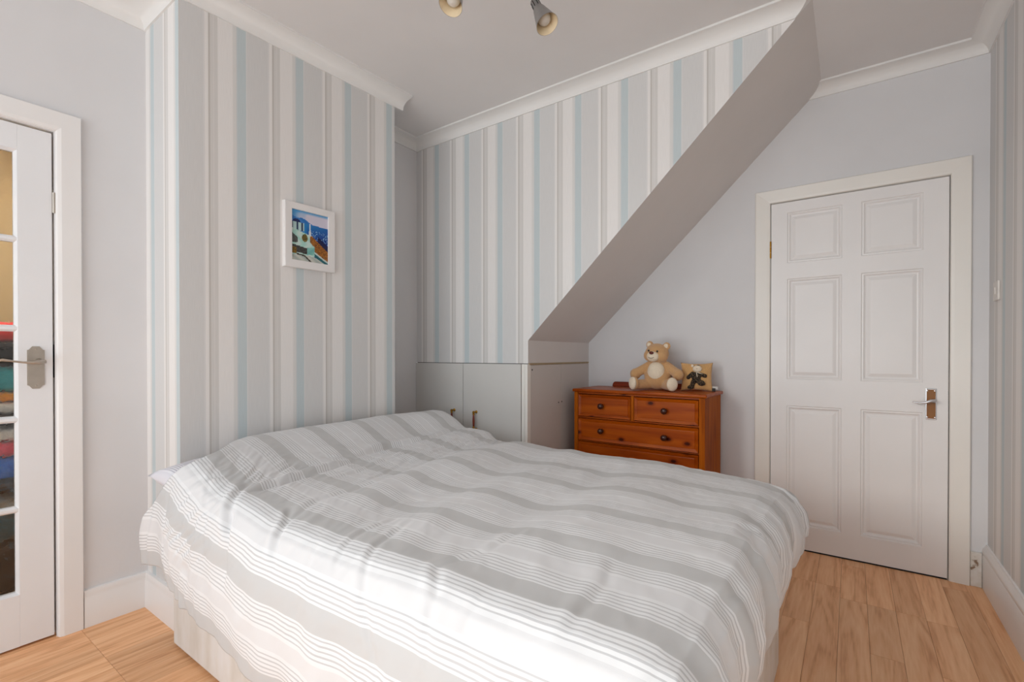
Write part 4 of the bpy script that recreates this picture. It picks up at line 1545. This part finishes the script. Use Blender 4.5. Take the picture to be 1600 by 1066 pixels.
tube(b, [on_cush(-0.02, 0.26, 0.010), on_cush(0.02, 0.08, 0.016), on_cush(0.04, -0.06, 0.016)], 0.0022, 6)
tube(b, [on_cush(0.02, 0.26, 0.010), on_cush(0.2, 0.2, 0.014), on_cush(0.36, 0.16, 0.012)], 0.0025, 6)
obj('ribbon', b, M_BEARTUM, cu, world=False)
b = bmesh.new()
tube(b, [on_cush(-0.12, 0.56, 0.0165), on_cush(0.02, 0.53, 0.0215), on_cush(0.2, 0.58, 0.016)], 0.0008, 5)
obj('mouth', b, M_BLACK, cu, world=False)
# little card at the chest's right-hand back corner
tg = thing('card_tag', (-0.668, 3.02, CHZ), 'small white tag with a black base behind the cushion on the chest', 'tag', rz=R(20))
obj('card', B(-0.02, 0.02, -0.002, 0.002, 0.012, 0.03, 0.0008), M_WHITEP, tg, world=False)
obj('stand', B(-0.014, 0.006, -0.012, 0.008, 0, 0.02, 0.002), M_BLACK, tg, world=False)

# ------------------------------------------------------------------ things glimpsed through the rippled panes
hs = thing('hall_shelf', (-2.99, 0.42, 0), 'dark open shelf unit standing in the hall behind the glazed door', 'shelf')
b = bmesh.new()
M_HSH = plain('dark_shelf', srgb(38, 34, 38), 0.5)
obj('back_panel', B(-3.14, -3.13, -0.15, 0.85, 0, 1.16), M_HSH, hs)
for z in (0.02, 0.30, 0.56, 0.84, 1.14):
    obj('shelf_board', B(-3.13, -2.84, -0.15, 0.85, z, z + 0.018, 0.002), M_HSH, hs)
for y in (-0.165, 0.85):
    obj('side_panel', B(-3.14, -2.84, y, y + 0.015, 0, 1.16), M_HSH, hs)


def bundle(name, y, z, r, colr, label, cat, group=None):
    b_ = bmesh.new()
    t = bmesh.new()
    bmesh.ops.create_uvsphere(t, u_segments=20, v_segments=14, radius=1.0)
    for v_ in t.verts:
        for k_ in range(3):
            v_.co[k_] = math.copysign(abs(v_.co[k_]) ** 0.6, v_.co[k_])
    merge(b_, t, Matrix.Diagonal((r[0], r[1], r[2], 1)))
    o_ = obj(name, b_, plush(name + '_cloth', srgb(*colr), 40, 0.4), None, smooth=180)
    o_.location = (-2.97, y, z + r[2] + 0.001)
    tag(o_, label, cat, group)
    return o_


bundle('soft_bag', 0.44, 1.158, (0.09, 0.13, 0.045), (215, 60, 55), 'red soft bag on top of the hall shelf behind the glazed door', 'bag')
bundle('folded_cloth', 0.42, 0.858, (0.09, 0.11, 0.026), (235, 232, 225), 'white folded cloth under the orange one behind the third pane', 'cloth')
bundle('folded_cloth', 0.41, 0.910, (0.09, 0.11, 0.020), (235, 150, 45), 'orange folded cloth between white cloth and teal bag behind the third pane', 'cloth')
bundle('soft_bag', 0.40, 0.950, (0.09, 0.11, 0.055), (60, 165, 175), 'pale teal soft bag on the orange cloth behind the third pane', 'bag')
bundle('folded_cloth', 0.41, 0.578, (0.09, 0.11, 0.050), (45, 115, 215), 'blue folded cloth at the bottom behind the fourth pane', 'cloth')
bundle('folded_cloth', 0.40, 0.678, (0.09, 0.11, 0.032), (240, 85, 105), 'pink folded cloth on the blue one behind the fourth pane', 'cloth')
bundle('folded_cloth', 0.42, 0.742, (0.09, 0.10, 0.030), (240, 236, 230), 'white folded cloth on the pink one behind the fourth pane', 'cloth')
bundle('soft_bag', 0.41, 0.318, (0.09, 0.12, 0.060), (30, 85, 95), 'dark teal soft bag low down behind the bottom pane', 'bag')
bundle('folded_cloth', 0.41, 0.438, (0.09, 0.11, 0.035), (170, 160, 145), 'stone grey folded cloth on the dark teal bag behind the bottom pane', 'cloth')
